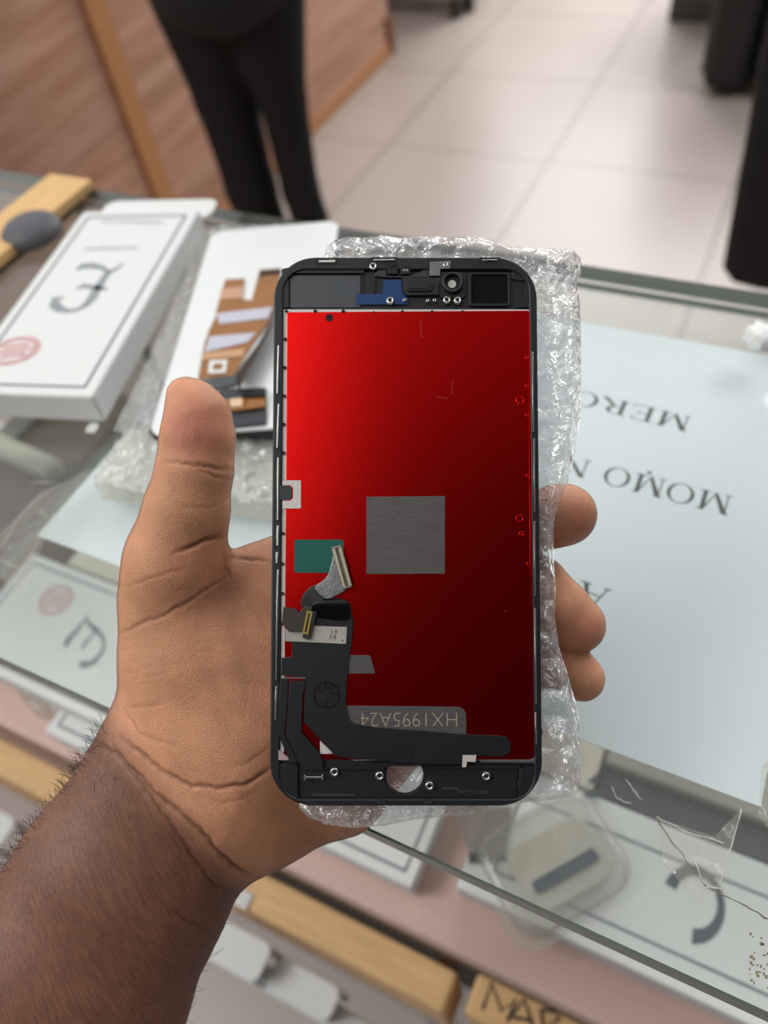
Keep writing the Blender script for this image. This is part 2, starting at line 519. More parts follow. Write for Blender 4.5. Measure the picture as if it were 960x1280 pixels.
# black boxy armchair
ac = empty('armchair', Matrix.Translation((-0.335, 2.84, 0)) @ Matrix.Rotation(math.radians(-3), 4, 'Z'))
tag(ac, 'boxy black armchair with a grey side at the far right', 'armchair')
M_leather = mat('black_leather', srgb(20, 22, 26), 0.42, var=0.1, scale=30, bump=0.2, bscale=300)
box('arm', (0.0, 0.0, 0.02), (0.14, 0.52, 0.58), M_leather, ac, 0.035, 4)
box('side_panel', (-0.012, 0.03, 0.06), (-0.001, 0.49, 0.54), M_grey_plastic, ac, 0.004)
box('arm', (0.64, 0.0, 0.02), (0.78, 0.52, 0.58), M_leather, ac, 0.035, 4)
box('seat', (0.142, 0.01, 0.05), (0.638, 0.51, 0.40), M_leather, ac, 0.04, 4)
box('backrest', (0.142, 0.38, 0.402), (0.638, 0.52, 0.82), M_leather, ac, 0.05, 4)
for fx in (0.07, 0.71):
    for fy in (0.06, 0.46):
        box('foot', (fx - 0.02, fy - 0.02, 0.0), (fx + 0.02, fy + 0.02, 0.022), M_dark_metal, ac)

# office chair close behind the show counter
oc = empty('office_chair', Matrix.Translation((0.19, 1.42, 0)))
tag(oc, 'black office chair with a rounded backrest close behind the glass counter', 'chair')
fr = Frame((0, 0, 0), (1, 0, 0), (0, 0, 1))
me = curve_mesh([[(-0.245, 0.46 + 0.055), (-0.242, 0.475), (-0.222, 0.452), (-0.18, 0.446), (0.18, 0.446), (0.222, 0.452), (0.242, 0.475), (0.245, 0.515),
                  (0.262, 0.80), (0.255, 0.90), (0.22, 0.955), (0.15, 0.98), (-0.15, 0.98), (-0.22, 0.955), (-0.255, 0.90), (-0.262, 0.80)]], -0.03, 0.03, 0.02)
me.transform(Matrix(((1, 0, 0, 0), (0, 0, 1, -0.21), (0, 1, 0, 0), (0, 0, 0, 1))))
me.flip_normals()
link('backrest', me, oc, M_black_fabric)
box('seat', (-0.2, -0.13, 0.43), (0.22, 0.30, 0.50), M_black_fabric, oc, 0.03, 4)
box('back_bracket', (-0.03, -0.178, 0.40), (0.03, -0.131, 0.62), M_dark_metal, oc, 0.004)
bm = tube_mesh([(0.1, 0.1, 0.09), (0.1, 0.1, 0.428)], 0.025, 14); bm_obj('gas_column', bm, M_dark_metal, oc, True)
bm = bmesh.new()
for k in range(5):
    a = 2 * math.pi * k / 5 + 0.3
    tube_mesh([(0.1, 0.1, 0.1), (0.1 + 0.1 * math.cos(a), 0.1 + 0.1 * math.sin(a), 0.092), (0.1 + 0.19 * math.cos(a), 0.1 + 0.19 * math.sin(a), 0.07)], [0.026, 0.02, 0.014], 8, bm)
bm_obj('star_base', bm, M_dark_metal, oc, True)
for k in range(5):
    a = 2 * math.pi * k / 5 + 0.3
    cx, cy = 0.1 + 0.19 * math.cos(a), 0.1 + 0.19 * math.sin(a)
    bm = tube_mesh([(cx - 0.012, cy, 0.028), (cx + 0.012, cy, 0.028)], 0.028, 14); bm_obj('caster', bm, M_dark_metal, oc, True)

# ------------------------------------------------------------------ glass show counter
TOP = 1.0
dc = empty('display_counter', Matrix.Translation((0, 0, 0)))
tag(dc, 'glass topped show counter with wooden drawers under a pink shelf', 'counter')
def glass_slab(name, a, b, parent):
    bm = bmesh.new(); bm_box(bm, *a, *b, 0.0008, 1)
    o = bm_obj(name, bm, M_glass, parent)
    o.data.materials.append(M_glass_edge)
    for p in o.data.polygons:
        dims = [b[i] - a[i] for i in range(3)]
        thin = dims.index(min(dims))
        if abs(p.normal[thin]) < 0.9: p.material_index = 1
    return o
glass_slab('glass_top', (-0.486, 0.0555, TOP - 0.010), (0.95, 0.394, TOP), dc)
glass_slab('front_glass', (-0.486, 0.386, 0.50), (0.95, 0.392, TOP - 0.0102), dc)
glass_slab('side_glass', (-0.486, 0.06, 0.80), (-0.480, 0.3855, TOP - 0.0102), dc)
box('shelf', (-0.52, 0.0605, 0.755), (0.95, 0.385, 0.775), M_pink_board, dc, 0.002)
box('shelf_shade_sheet', (-0.52, 0.118, 0.7752), (-0.10, 0.384, 0.7762), mat('shaded_shelf_brown', srgb(80, 64, 48), 0.6, var=0.15), dc)  # added sheet; its brown stands for the shade inside the case
box('front_panel', (-0.486, 0.372, 0.0), (0.95, 0.392, 0.498), M_laminate, dc)
box('base_board', (-0.60, 0.085, 0.56), (0.95, 0.371, 0.60), M_brown, dc)
box('back_rail', (-0.60, 0.07, 0.66), (0.95, 0.084, 0.70), M_brown, dc)
box('plinth', (-0.60, 0.12, 0.0), (0.95, 0.371, 0.559), M_dark_gap, dc)
box('side_panel', (-0.60, 0.12, 0.601), (-0.58, 0.371, 0.754), M_brown, dc)
def drawer(x0, x1, y0, z1, label=None):
    f = box('drawer', (x0, y0, z1 - 0.105), (x1, y0 + 0.027, z1), M_wood, dc, 0.003)
    box('drawer_side', (x0 + 0.01, y0 + 0.0275, z1 - 0.10), (x0 + 0.022, y0 + 0.26, z1 - 0.06), M_brown, f)
    box('drawer_side', (x1 - 0.022, y0 + 0.0275, z1 - 0.10), (x1 - 0.01, y0 + 0.26, z1 - 0.06), M_brown, f)
    return f
d1 = drawer(-0.62, -0.057, 0.038, 0.648)
d2 = drawer(-0.044, 0.42, 0.044, 0.652)
d2['label'] = 'drawer with marker lettering on its edge'
# handwriting on the top edge of the second drawer: M A R
FD = flat_frame(0.652)
bm = bmesh.new()
strokes = [[(603, 1262), (614, 1229), (627, 1264), (645, 1248), (634, 1277)], [(634, 1277), (655, 1249), (668, 1290)], [(642, 1272), (662, 1275)],
           [(676, 1262), (680, 1292)], [(676, 1262), (692, 1264), (699, 1274), (684, 1282), (704, 1298)]]
for s in strokes:
    tube_mesh([(x, y, 0.6522) for x, y in FD.pts(s)], 0.0011, 6, bm)
bm_obj('handwriting', bm, M_black_ink, d2, True)

# adjoining glass counter on the left and the wooden strip over the joint
dc2 = empty('display_counter', Matrix.Translation((-0.75, 0.2, 0)))
tag(dc2, 'second glass counter beyond the pale wooden strip', 'counter')
glass_slab('glass_top', (-0.45, -0.145, TOP - 0.010), (0.261, 0.20, TOP), dc2)
glass_slab('front_glass', (-0.45, 0.186, 0.50), (0.261, 0.192, TOP - 0.0102), dc2)
box('shelf', (-0.45, -0.13, 0.755), (0.225, 0.185, 0.775), mat('shaded_shelf_board', srgb(92, 76, 60), 0.5, var=0.1), dc2, 0.002)  # brown puts the same inside shade into this shelf's colour
box('body', (-0.45, -0.10, 0.0), (0.148, 0.192, 0.498), M_laminate, dc2)
ws = box('wooden_strip', (-0.509, 0.03, TOP + 0.0005), (-0.4665, 0.394, TOP + 0.008), M_wood_y, None, 0.0015)
tag(ws, 'pale wooden strip covering the joint between two glass counters', 'wooden strip')

# white plastic brackets hanging under the left drawer
def bracket(px, py, w, d, h, z, label, ang=0.0, lip=True):
    x, y = flat_frame(z).at(px, py)
    e = empty('plastic_bracket', Matrix.Translation((x, y, z)) @ Matrix.Rotation(ang, 4, 'Z'))
    tag(e, label, 'bracket', 'white plastic brackets under the drawer')
    plate('plate', rrect(0, -d, w, 0, 0.008), -0.004, 0.0, M_white_plastic, e, 0.0012)
    box('side', (0.004, -d + 0.001, -h), (w - 0.006, -d + 0.005, -0.0042), M_white_plastic, e, 0.001)
    box('back', (0.002, -0.006, -h), (w - 0.002, -0.001, -0.0042), M_white_plastic, e, 0.001)
    return e
bracket(258, 1136, 0.066, 0.030, 0.05, 0.60, 'white plastic bracket with a rounded corner next to the forearm')
bracket(348, 1192, 0.060, 0.026, 0.05, 0.575, 'lower white plastic bracket in front of the left drawer, second from the forearm', 0.0)
bracket(-40, 990, 0.065, 0.032, 0.05, 0.60, 'white plastic bracket at the left frame edge, beyond the forearm')
FB = flat_frame(0.54)
x0, y0 = FB.at(300, 1206); x1, y1 = FB.at(480, 1300)
box_o = box('plastic_rail', (x0 - 0.25, y1 - 0.012, 0.525), (x1 + 0.12, y1 + 0.006, 0.54), M_white_plastic, None, 0.003)
tag(box_o, 'long white plastic rail running below the brackets', 'rail')
box('mount', (0.0, 0.0, 0.0), (0.001, 0.001, 0.001), M_white_plastic, box_o) if False else None
bm = bmesh.new()
x, y = flat_frame(0.6485).at(300, 1126)
bm_box(bm, x - 0.012, y - 0.004, 0.6482, x + 0.008, y + 0.008, 0.6502, 0.0006, 1)
tagp = bm_obj('price_tag', bm, M_white_card); tag(tagp, 'small torn white tag stuck on the drawer edge by the wrist', 'tag')

# ------------------------------------------------------------------ paper sign under the glass top
FP = flat_frame(TOP - 0.0109)
c0 = FP.at(47, 668); c1 = FP.at(951, 1010)
PX0, PX1, PY0, PY1 = c0[0], c1[0], (c0[1] + c1[1]) / 2, FP.at(730, 408)[1]
sg = box('paper_sign', (PX0, PY0, TOP - 0.0115), (PX1, PY1 + 0.004, TOP - 0.0111), M_paper)
tag(sg, 'large white paper sign with upside-down black lettering under the glass', 'sign')


def ring_faces(out_pts, in_pts, closed=True):
    n = len(out_pts); fs = []
    for i in range(n if closed else n - 1):
        j = (i + 1) % n
        fs.append([out_pts[i], out_pts[j], in_pts[j], in_pts[i]])
    return fs


def arc(cx, cy, rx, ry, a0, a1, n):
    return [(cx + rx * math.cos(math.radians(a0 + (a1 - a0) * i / n)), cy + ry * math.sin(math.radians(a0 + (a1 - a0) * i / n))) for i in range(n + 1)]


def serif(ch):
    """polygons of one roman capital, height 1, and its advance width"""
    R = lambda x0, y0, x1, y1: [(x0, y0), (x1, y0), (x1, y1), (x0, y1)]
    s = 0.045
    if ch == 'M':
        return [R(.13, 0, .18, 1), [(.05, 1), (.27, 1), (.60, .13), (.54, 0), (.52, 0)], [(.53, 0), (.57, 0), (.95, 1), (.87, 1)], R(.84, 0, .99, 1),
                R(.02, 0, .30, s), R(.70, 0, 1.11, s), R(.02, 1 - s, .2, 1), R(.9, 1 - s, 1.11, 1)], 1.16
    if ch == 'N':
        return [R(.13, 0, .19, 1), [(.04, 1), (.26, 1), (.90, .1), (.90, -.02), (.84, -.02)], R(.85, 0, .90, 1), R(.02, 0, .31, s), R(.72, 1 - s, 1.02, 1)], 1.06
    if ch == 'O':
        return ring_faces(arc(.5, .5, .47, .52, 0, 360, 40)[:-1], arc(.5, .5, .34, .48, 0, 360, 40)[:-1]), 1.0
    if ch == 'C':
        return ring_faces(arc(.5, .5, .46, .52, 42, 318, 30), arc(.52, .5, .33, .475, 42, 318, 30), False) + [R(.80, .70, .84, 1.0), R(.80, .14, .83, .3)], .94
    if ch == 'E':
        return [R(.13, 0, .28, 1), R(.02, 0, .80, s), R(.02, 1 - s, .76, 1), R(.28, .49, .60, .49 + s), R(.72, 1 - .22, .76, 1), [(.76, 0), (.80, 0), (.86, .25), (.82, .25)], R(.57, .38, .60, .64)], .9
    if ch == 'R':
        return [R(.13, 0, .28, 1), R(.02, 0, .42, s), R(.02, 1 - s, .45, 1), R(.28, .47, .45, .47 + s)] + \
            ring_faces(arc(.45, .735, .29, .265, 90, -90, 16), arc(.45, .735, .14, .22, 90, -90, 16), False) + [[(.40, .49), (.56, .49), (1.0, s), (.98, 0), (.82, 0)], R(.8, 0, 1.04, s)], 1.0
    if ch == 'A':
        return [[(.10, 0), (.15, 0), (.50, .92), (.52, 1), (.47, 1)], [(.47, 1), (.55, 1), (.95, 0), (.78, 0)], R(.27, .33, .72, .33 + s), R(0, 0, .27, s), R(.68, 0, 1.06, s)], 1.06
    return [], 0.45


def serif_line(bm, text, start, end, height, z, gap=0.08):
    """letters set from start towards end, standing on that baseline"""
    sx, sy = start; ex, ey = end
    L = math.hypot(ex - sx, ey - sy); ux, uy = (ex - sx) / L, (ey - sy) / L
    vx, vy = -uy, ux
    total = sum(serif(c)[1] + gap for c in text) - gap
    k = L / total
    x = 0
    for c in text:
        polys, w = serif(c)
        for p in polys:
            vs = [bm.verts.new((sx + ux * (x + a) * k + vx * b * height, sy + uy * (x + a) * k + vy * b * height, z)) for a, b in p]
            f = bm.faces.new(vs)
        x += w + gap
zt = TOP - 0.01105
H_ = 0.0155
FT = flat_frame(zt)
def word(bm):
    bmesh.ops.recalc_face_normals(bm, faces=bm.faces)
    for f in bm.faces:
        if f.normal.z < 0: f.normal_flip()
    bm_obj('lettering', bm, M_black_ink, sg)
bm = bmesh.new(); serif_line(bm, 'MERC', FT.at(866, 522), FT.at(722, 487), 0.0108, zt, 0.05)
word(bm); bm = bmesh.new(); serif_line(bm, 'MOMO N', FT.at(917, 621), FT.at(706, 568), 0.0118, zt, 0.05)
word(bm); bm = bmesh.new(); serif_line(bm, 'A', FT.at(765, 738), FT.at(726, 725), 0.0138, zt, 0.05)
word(bm)
bm = bmesh.new(); x, y = FT.at(812, 591)
bmesh.ops.create_circle(bm, cap_ends=True, radius=0.0011, segments=10, matrix=Matrix.Translation((x, y, zt)))
bm_obj('ink_dot', bm, M_black_ink, sg)


# ------------------------------------------------------------------ white boxes for phone screens
def jk_logo(e, cx, cy, s, z, m, ang=0.0, part='logo'):
    """a hooked monogram: big bowl, upper bar, small middle bar and a crossing stroke"""
    bm = bmesh.new()
    def stroke(pts, ws):
        ls, rs = [], []
        for i, p in enumerate(pts):
            a = Vector(pts[max(i - 1, 0)]); b2 = Vector(pts[min(i + 1, len(pts) - 1)])
            t = (b2 - a).normalized(); n = Vector((-t.y, t.x)); w = ws[i] / 2
            ls.append(Vector(p) + n * w); rs.append(Vector(p) - n * w)
        c, si = math.cos(ang), math.sin(ang)
        T = lambda v: bm.verts.new((cx + s * (c * v.x - si * v.y), cy + s * (si * v.x + c * v.y), z))
        L = [T(v) for v in ls]; R_ = [T(v) for v in rs]
        for i in range(len(pts) - 1):
            bm.faces.new((L[i], R_[i], R_[i + 1], L[i + 1]))
    stroke([(-.52, -.18), (-.50, -.34), (-.36, -.47), (-.12, -.50), (.12, -.42), (.28, -.2), (.36, .1), (.46, .42), (.62, .56)],
           [.17, .18, .15, .09, .07, .09, .12, .08, .03])
    stroke([(-.30, .46), (-.1, .52), (.2, .48), (.46, .50)], [.14, .16, .11, .05])
    stroke([(-.18, .02), (.0, .06), (.22, .02), (.48, .06)], [.09, .08, .05, .03])
    for f in bm.faces:
        f.normal_update()
        if f.normal.z < 0: f.normal_flip()
    return bm_obj(part, bm, m, e)


def oval_stamp(e, cx, cy, w, h, z, ang):
    bm = bmesh.new()
    c, s = math.cos(ang), math.sin(ang)
    def T(x, y): return bm.verts.new((cx + c * x - s * y, cy + s * x + c * y, z))
    for a, b in ((1.0, 0.93), (0.80, 0.75)):
        n = 30
        o_ = [T(a * w / 2 * math.cos(2 * math.pi * i / n), a * h / 2 * math.sin(2 * math.pi * i / n)) for i in range(n)]
        i_ = [T(b * w / 2 * math.cos(2 * math.pi * i / n), b * h / 2 * math.sin(2 * math.pi * i / n)) for i in range(n)]
        for k in range(n): bm.faces.new((o_[k], o_[(k + 1) % n], i_[(k + 1) % n], i_[k]))
    for yy, ww in ((0.18, .5), (0.0, .66), (-0.18, .5)):
        vs = [T(-ww * w / 2, (yy - .04) * h), T(ww * w / 2, (yy - .04) * h), T(ww * w / 2, (yy + .04) * h), T(-ww * w / 2, (yy + .04) * h)]
        bm.faces.new(vs)
    for k in range(26):
        a = 2 * math.pi * k / 26
        x, y = .87 * w / 2 * math.cos(a), .87 * h / 2 * math.sin(a)
        d = 0.03 * w
        bm.faces.new([T(x - d, y - d / 2), T(x + d * .4, y - d / 2), T(x + d * .4, y + d / 2), T(x - d, y + d / 2)])
    return bm_obj('red_stamp', bm, M_red_ink, e)


def screen_box(name, label, corner, xdir, w, l, h, z, border=True, mat_=None, border_in=0.0065, group='white screen boxes'):
    """box with a lid: local x across, y along"""
    xd = Vector((xdir[0], xdir[1], 0)).normalized()
    f = Frame((corner[0], corner[1], z), xd, (-xd.y, xd.x, 0))
    e = empty(name, f.m)
    tag(e, label, 'box', group)
    m_ = mat_ or M_white_card
    box('tray', (0.0015, 0.0015, 0.0), (w - 0.0015, l - 0.0015, h * 0.45), m_, e, 0.001, 2)
    box('lid', (0, 0, h * 0.1), (w, l, h), m_, e, 0.0015, 3)
    if border:
        b_ = border_in; t = 0.0016
        plate('border_line', [rrect(b_, b_, w - b_, l - b_, 0.0006, 1), rrect(b_ + t, b_ + t, w - b_ - t, l - b_ - t, 0.0006, 1)], h + 0.00005, h + 0.00025, M_inkline, e)
    return e, f


# box on the glass, logo side up; far flap standing out behind
zb = TOP + 0.020
FBX = flat_frame(zb)
nr = FBX.at(115, 497); fr_ = FBX.at(250, 262); fl_ = FBX.at(120, 252)
ld = Vector((fr_[0] - nr[0], fr_[1] - nr[1])); BL = ld.length; ld.normalize()
xd = Vector((ld.y, -ld.x))                                             # across, towards the right
BW = (Vector(fr_) - Vector(fl_)).dot(xd) + 0.004
corner = Vector(nr) - xd * BW
wb, wf = screen_box('phone_screen_box', 'white box with a silver monogram and red stamp lying on the glass', corner, xd, BW, BL, 0.020, TOP + 0.0003)
tp = lambda px, py: wf.at(px, py, 0.0203)
lx, ly = tp(98, 358)
bm = bmesh.new()
def ribbon_px(bm, pts, ws, k=4.364, oy=230, h=0.0203):
    q = [Vector(tp(x / k, oy + y / k)) for x, y in pts]
    L = []; R_ = []
    for i, p in enumerate(q):
        t = (q[min(i + 1, len(q) - 1)] - q[max(i - 1, 0)]).normalized(); nn = Vector((-t.y, t.x))
        L.append(bm.verts.new((*(p + nn * ws[i] / 2 * 0.00016), h))); R_.append(bm.verts.new((*(p - nn * ws[i] / 2 * 0.00016), h)))
    for i in range(len(q) - 1): bm.faces.new((L[i], R_[i], R_[i + 1], L[i + 1]))
ribbon_px(bm, [(675, 428), (640, 458), (590, 480), (560, 520), (530, 570), (500, 622), (465, 660), (420, 685), (365, 690), (320, 678), (296, 655), (300, 625), (350, 618)], [4, 14, 26, 30, 36, 38, 28, 16, 20, 36, 40, 34, 8])
ribbon_px(bm, [(415, 468), (445, 446), (500, 442), (560, 455), (590, 480)], [10, 34, 34, 22, 10])
ribbon_px(bm, [(415, 572), (450, 552), (500, 560), (540, 568), (590, 570)], [6, 26, 22, 24, 6])
for f in bm.faces:
    f.normal_update()
    if f.normal.z < 0: f.normal_flip()
bm_obj('logo', bm, M_logo, wb)
sx, sy = tp(18, 438)
oval_stamp(wb, sx, sy, 0.030, 0.024, 0.0203, 0.25)
for (px, py, body, size) in ((133, 308, 'PREMIUM LCD', 0.0052), (172, 267, 'QUALITY DISPLAY', 0.0048)):
    pass
def grey_line(e, a, b2, t, z, n):
    """a printed line too small to read: a row of short dashes"""
    bm = bmesh.new()
    a, b2 = Vector(a), Vector(b2); d = (b2 - a); L = d.length; d.normalize(); nn = Vector((-d.y, d.x))
    x = 0
    r2 = random.Random(int(L * 1e5))
    while x < L:
        w = r2.uniform(0.5, 1.0) * t
        p, q = a + d * x, a + d * min(L, x + w)
        bm.faces.new([bm.verts.new((v.x, v.y, z)) for v in (p - nn * t / 2, q - nn * t / 2, q + nn * t / 2, p + nn * t / 2)])
        x += w + t * (0.25 if r2.random() < .8 else 0.7)
    return bm_obj('printed_line', bm, mat('pale_grey_ink', srgb(172, 174, 174), 0.5), e)
grey_line(wb, tp(107, 311), tp(172, 309), 0.0022, 0.0203, 9)
grey_line(wb, tp(128, 276), tp(205, 278), 0.0018, 0.0203, 14)
# open end flap
fw = BW
plate('end_flap', rrect(0.006, BL + 0.0006, fw + 0.004, BL + 0.024, 0.008), 0.012, 0.0135, M_white_card, wb, 0.0004)
plate('corner_flap', rrect(BW - 0.010, -0.007, BW - 0.004, -0.0003, 0.0015), 0.0, 0.001, M_white_card, wb)

# dark round puck beside the wooden strip
FK = flat_frame(TOP + 0.004)
px, py = FK.at(41, 291)
bm = bmesh.new()
prof = [(0.0, 0.0), (0.0175, 0.0), (0.0205, 0.0015), (0.0215, 0.0045), (0.0205, 0.0085), (0.0165, 0.0118), (0.010, 0.0135), (0.0, 0.0142)]
n = 36; rings = []
for r, z in prof[1:-1]:
    rings.append([bm.verts.new((r * math.cos(2 * math.pi * k / n), r * 1.0 * math.sin(2 * math.pi * k / n), z)) for k in range(n)])
for a, b2 in zip(rings, rings[1:]):
    for k in range(n): bm.faces.new((a[k], a[(k + 1) % n], b2[(k + 1) % n], b2[k]))
t = bm.verts.new((0, 0, prof[-1][1])); bt = bm.verts.new((0, 0, 0))
for k in range(n):
    bm.faces.new((rings[-1][k], rings[-1][(k + 1) % n], t)); bm.faces.new((rings[0][(k + 1) % n], rings[0][k], bt))
pk = bm_obj('rubber_puck', bm, mat('slate_rubber', srgb(88, 86, 92), 0.55, var=0.06), None, True)
pk.location = (px, py, TOP + 0.0003)
tag(pk, 'domed dark grey puck lying beside the pale wooden strip', 'puck')


# ------------------------------------------------------------------ bubble wrap
M_wrap = clear_mat('bubble_wrap_film', (0.95, 0.95, 0.955, 1), film=0.19, film_col=(0.93, 0.93, 0.94, 1), rough=0.05, bump=1.0, bscale=210, fres=2.3)
M_wrap_flat = clear_mat('table_bubble_wrap_film', (0.95, 0.955, 0.95, 1), film=0.2, film_col=(0.82, 0.83, 0.83, 1), rough=0.10, bump=1.0, bscale=260, fres=2.1)
M_wrap_cream = clear_mat('yellowed_bubble_wrap_film', (0.93, 0.93, 0.89, 1), film=0.26, film_col=(0.84, 0.83, 0.76, 1), rough=0.15, bump=0.6, bscale=240, fres=2.0)


def noise2(seed):
    g = np.random.RandomState(seed)
    K = [(g.uniform(-1, 1, 2) * f, g.uniform(0, 6.28), 1.0 / (i * 0.35 + 1)) for i, f in enumerate([90, 150, 230, 340, 480, 650, 900, 1250])]
    def f(x, y):
        s = 0
        for k, ph, a in K: s = s + a * np.sin(k[0] * x + k[1] * y + ph)
        return s / 2.2
    return f


def wrap_sheet(name, mat_, parent, left, right, front, back, nu, nv, pitch=0.0100, dome=0.0024, crumple=0.0012, seed=1, top_shift=None):
    """a flat bag of bubble film. left/right: edge points by row (local x,y); front/back(x, y, edge) give the two sheet heights"""
    L = np.array(left, float); R_ = np.array(right, float)
    def resample(P, n):
        d = np.r_[0, np.cumsum(np.linalg.norm(np.diff(P, axis=0), axis=1))]
        t = np.linspace(0, d[-1], n)
        return np.stack([np.interp(t, d, P[:, 0]), np.interp(t, d, P[:, 1])], 1)
    A, B = resample(L, nv), resample(R_, nv)
    u = np.linspace(0, 1, nu)[None, :, None]
    G = A[:, None, :] * (1 - u) + B[:, None, :] * u
    x, y = G[..., 0], G[..., 1]
    v = np.linspace(0, 1, nv)[:, None] * np.ones((1, nu)); uu = u[..., 0] * np.ones((nv, 1))
    if top_shift is not None: y = y + top_shift(uu) * np.clip(1 - v * 8, 0, 1)
    W = np.linalg.norm(B - A, axis=1).mean(); Hh = np.linalg.norm(np.diff(A, axis=0), axis=1).sum()
    e = np.minimum(np.minimum(uu, 1 - uu) * W, np.minimum(v, 1 - v) * Hh)
    edge = np.clip(e / 0.004, 0, 1) ** 0.6
    row = np.round(y / (pitch * 0.866))
    bx = (x / pitch - 0.5 * (row % 2)); dx = (bx - np.round(bx)) * pitch; dy = y - row * pitch * 0.866
    r = np.sqrt(dx * dx + dy * dy) / (pitch * 0.46)
    cell = np.sin(np.round(bx) * 12.9898 + row * 78.233) * 43758.5453
    full = 0.45 + 0.55 * (cell - np.floor(cell))
    dm = np.sqrt(np.clip(1 - r * r, 0, 1)) * dome * full
    nf = noise2(seed); cr = nf(x, y); cr = (1 - np.abs(cr)) * crumple
    zf = front(x, y, edge) + edge * (dm + cr)
    zb_ = back(x, y, edge) - edge * 0.3 * crumple * np.abs(nf(x + .3, y))
    mid = (front(x, y, edge * 0) + back(x, y, edge * 0)) / 2
    V1 = np.stack([x, y, zf * edge + mid * (1 - edge)], -1).reshape(-1, 3)
    V2 = np.stack([x, y, zb_ * edge + (mid - 0.00015) * (1 - edge)], -1).reshape(-1, 3)
    idx = np.arange(nu * nv).reshape(nv, nu)
    Q1 = np.stack([idx[:-1, :-1], idx[1:, :-1], idx[1:, 1:], idx[:-1, 1:]], -1).reshape(-1, 4)
    N = nu * nv
    Q2 = Q1[:, ::-1] + N
    ring = np.r_[idx[0, :], idx[1:, -1], idx[-1, -2::-1], idx[-2:0:-1, 0]]
    r2 = np.roll(ring, -1)
    Q3 = np.stack([ring, r2, r2 + N, ring + N], 1)
    me = quad_mesh(name, np.concatenate([V1, V2]), np.concatenate([Q1, Q2, Q3]))
    return link(name, me, parent, mat_)


# bag of bubble wrap under the silver screen, and the cream pad nearer the hand
FW = flat_frame(TOP + 0.0005)
wl = [FW.at(*p) for p in ((262, 290), (236, 330), (205, 405), (172, 480), (142, 538))]
wr = [FW.at(*p) for p in ((425, 285), (425, 340), (410, 420), (395, 500), (375, 575))]
bw2 = wrap_sheet('bubble_wrap', M_wrap_flat, None, wl, wr, lambda x, y, e: 0.005 * e + 0 * x, lambda x, y, e: 0 * x + 0.0002, 150, 170, pitch=0.0075, dome=0.002, seed=4)
bw2.location = (0, 0, TOP + 0.0005)
tag(bw2, 'bubble wrap bag lying on the glass under the silver screen panel', 'bubble wrap', 'bubble wrap')
wl = [FW.at(*p) for p in ((160, 542), (140, 575), (118, 606), (128, 625))]
wr = [FW.at(*p) for p in ((392, 565), (390, 600), (385, 640), (385, 655))]
bw3 = wrap_sheet('bubble_wrap', M_wrap_cream, None, wl, wr, lambda x, y, e: 0.006 * e + 0 * x, lambda x, y, e: 0 * x + 0.0002, 130, 90, pitch=0.009, dome=0.0028, crumple=0.002, seed=9)
bw3.location = (0, 0, TOP + 0.0005)
tag(bw3, 'creamy folded bubble wrap pad lying behind the thumb', 'bubble wrap', 'bubble wrap')

# ------------------------------------------------------------------ silver replacement screen with an orange ribbon
zl = TOP + 0.0115
FL0 = flat_frame(zl + 0.004)
a = Vector(FL0.at(185, 545)); b2 = Vector(FL0.at(265, 290)); LL = (b2 - a).length
yd = (b2 - a).normalized(); xd3 = Vector((yd.y, -yd.x))
FL = Frame((a.x, a.y, zl), (xd3.x, xd3.y, 0), (yd.x, yd.y, 0))
ls = empty('phone_screen', FL.m)
tag(ls, 'silver backed phone screen with an orange ribbon lying on bubble wrap', 'phone screen')
LW = LL * 0.455
M_silver_back = mat('brushed_silver_back', srgb(236, 240, 238), 0.3, metal=0.25, var=0.02, scale=30)
plate('glass', rrect(-0.0015, -0.0015, LW + 0.0015, LL + 0.0015, 0.0095), 0.0, 0.002, mat('black_glass', srgb(18, 19, 21), 0.12), ls, 0.0005)
plate('metal_back', rrect(0, 0, LW, LL, 0.008), 0.0022, 0.0042, M_silver_back, ls, 0.0005)
M_orange = mat('orange_ribbon', srgb(150, 92, 14), 0.26, var=0.12, scale=60, stretch=(1, 3, 1), coat=0.5)
M_orange_dark = mat('dark_ribbon_edge', srgb(44, 22, 18), 0.6)
hz = 0.0046
P = lambda *pts: FL.pts(pts, hz)
rb = plate('ribbon', P((282, 350), (306, 349), (303, 375), (315, 376), (325, 338), (352, 336), (344, 385), (337, 402), (318, 428), (300, 456), (293, 470), (248, 474), (256, 430), (263, 410), (272, 393), (270, 392)), hz, hz + 0.0006, M_orange, ls)
P2 = lambda *pts: FL.pts(pts, hz + 0.0008)
M_lilac = mat('pale_lilac_band', srgb(196, 196, 210), 0.35, var=0.03)
plate('pale_band', P2((271, 392), (341, 384), (335, 398), (274, 405)), hz + 0.0007, hz + 0.001, M_lilac, rb)
plate('pale_band', P2((262, 421), (320, 416), (309, 428), (256, 440)), hz + 0.0007, hz + 0.001, M_lilac, rb)
plate('copper_band', P2((277, 361), (304, 359), (303, 373), (275, 374)), hz + 0.0007, hz + 0.001, mat('pale_copper', srgb(212, 168, 138), 0.3, metal=0.5), rb)
plate('copper_band', P2((255, 441), (307, 436), (303, 446), (252, 450)), hz + 0.0007, hz + 0.001, mat('pale_copper_strip', srgb(206, 164, 128), 0.3, metal=0.5), rb)
plate('white_label', [P2((262, 451), (284, 450), (282, 466), (260, 467)), P2((267, 455), (279, 454.5), (278, 462), (266, 463))], hz + 0.0007, hz + 0.001, M_white_card, rb)
plate('dark_end', P2((325, 339), (350, 336), (351, 342), (324, 345)), hz + 0.0007, hz + 0.001, M_orange_dark, rb)
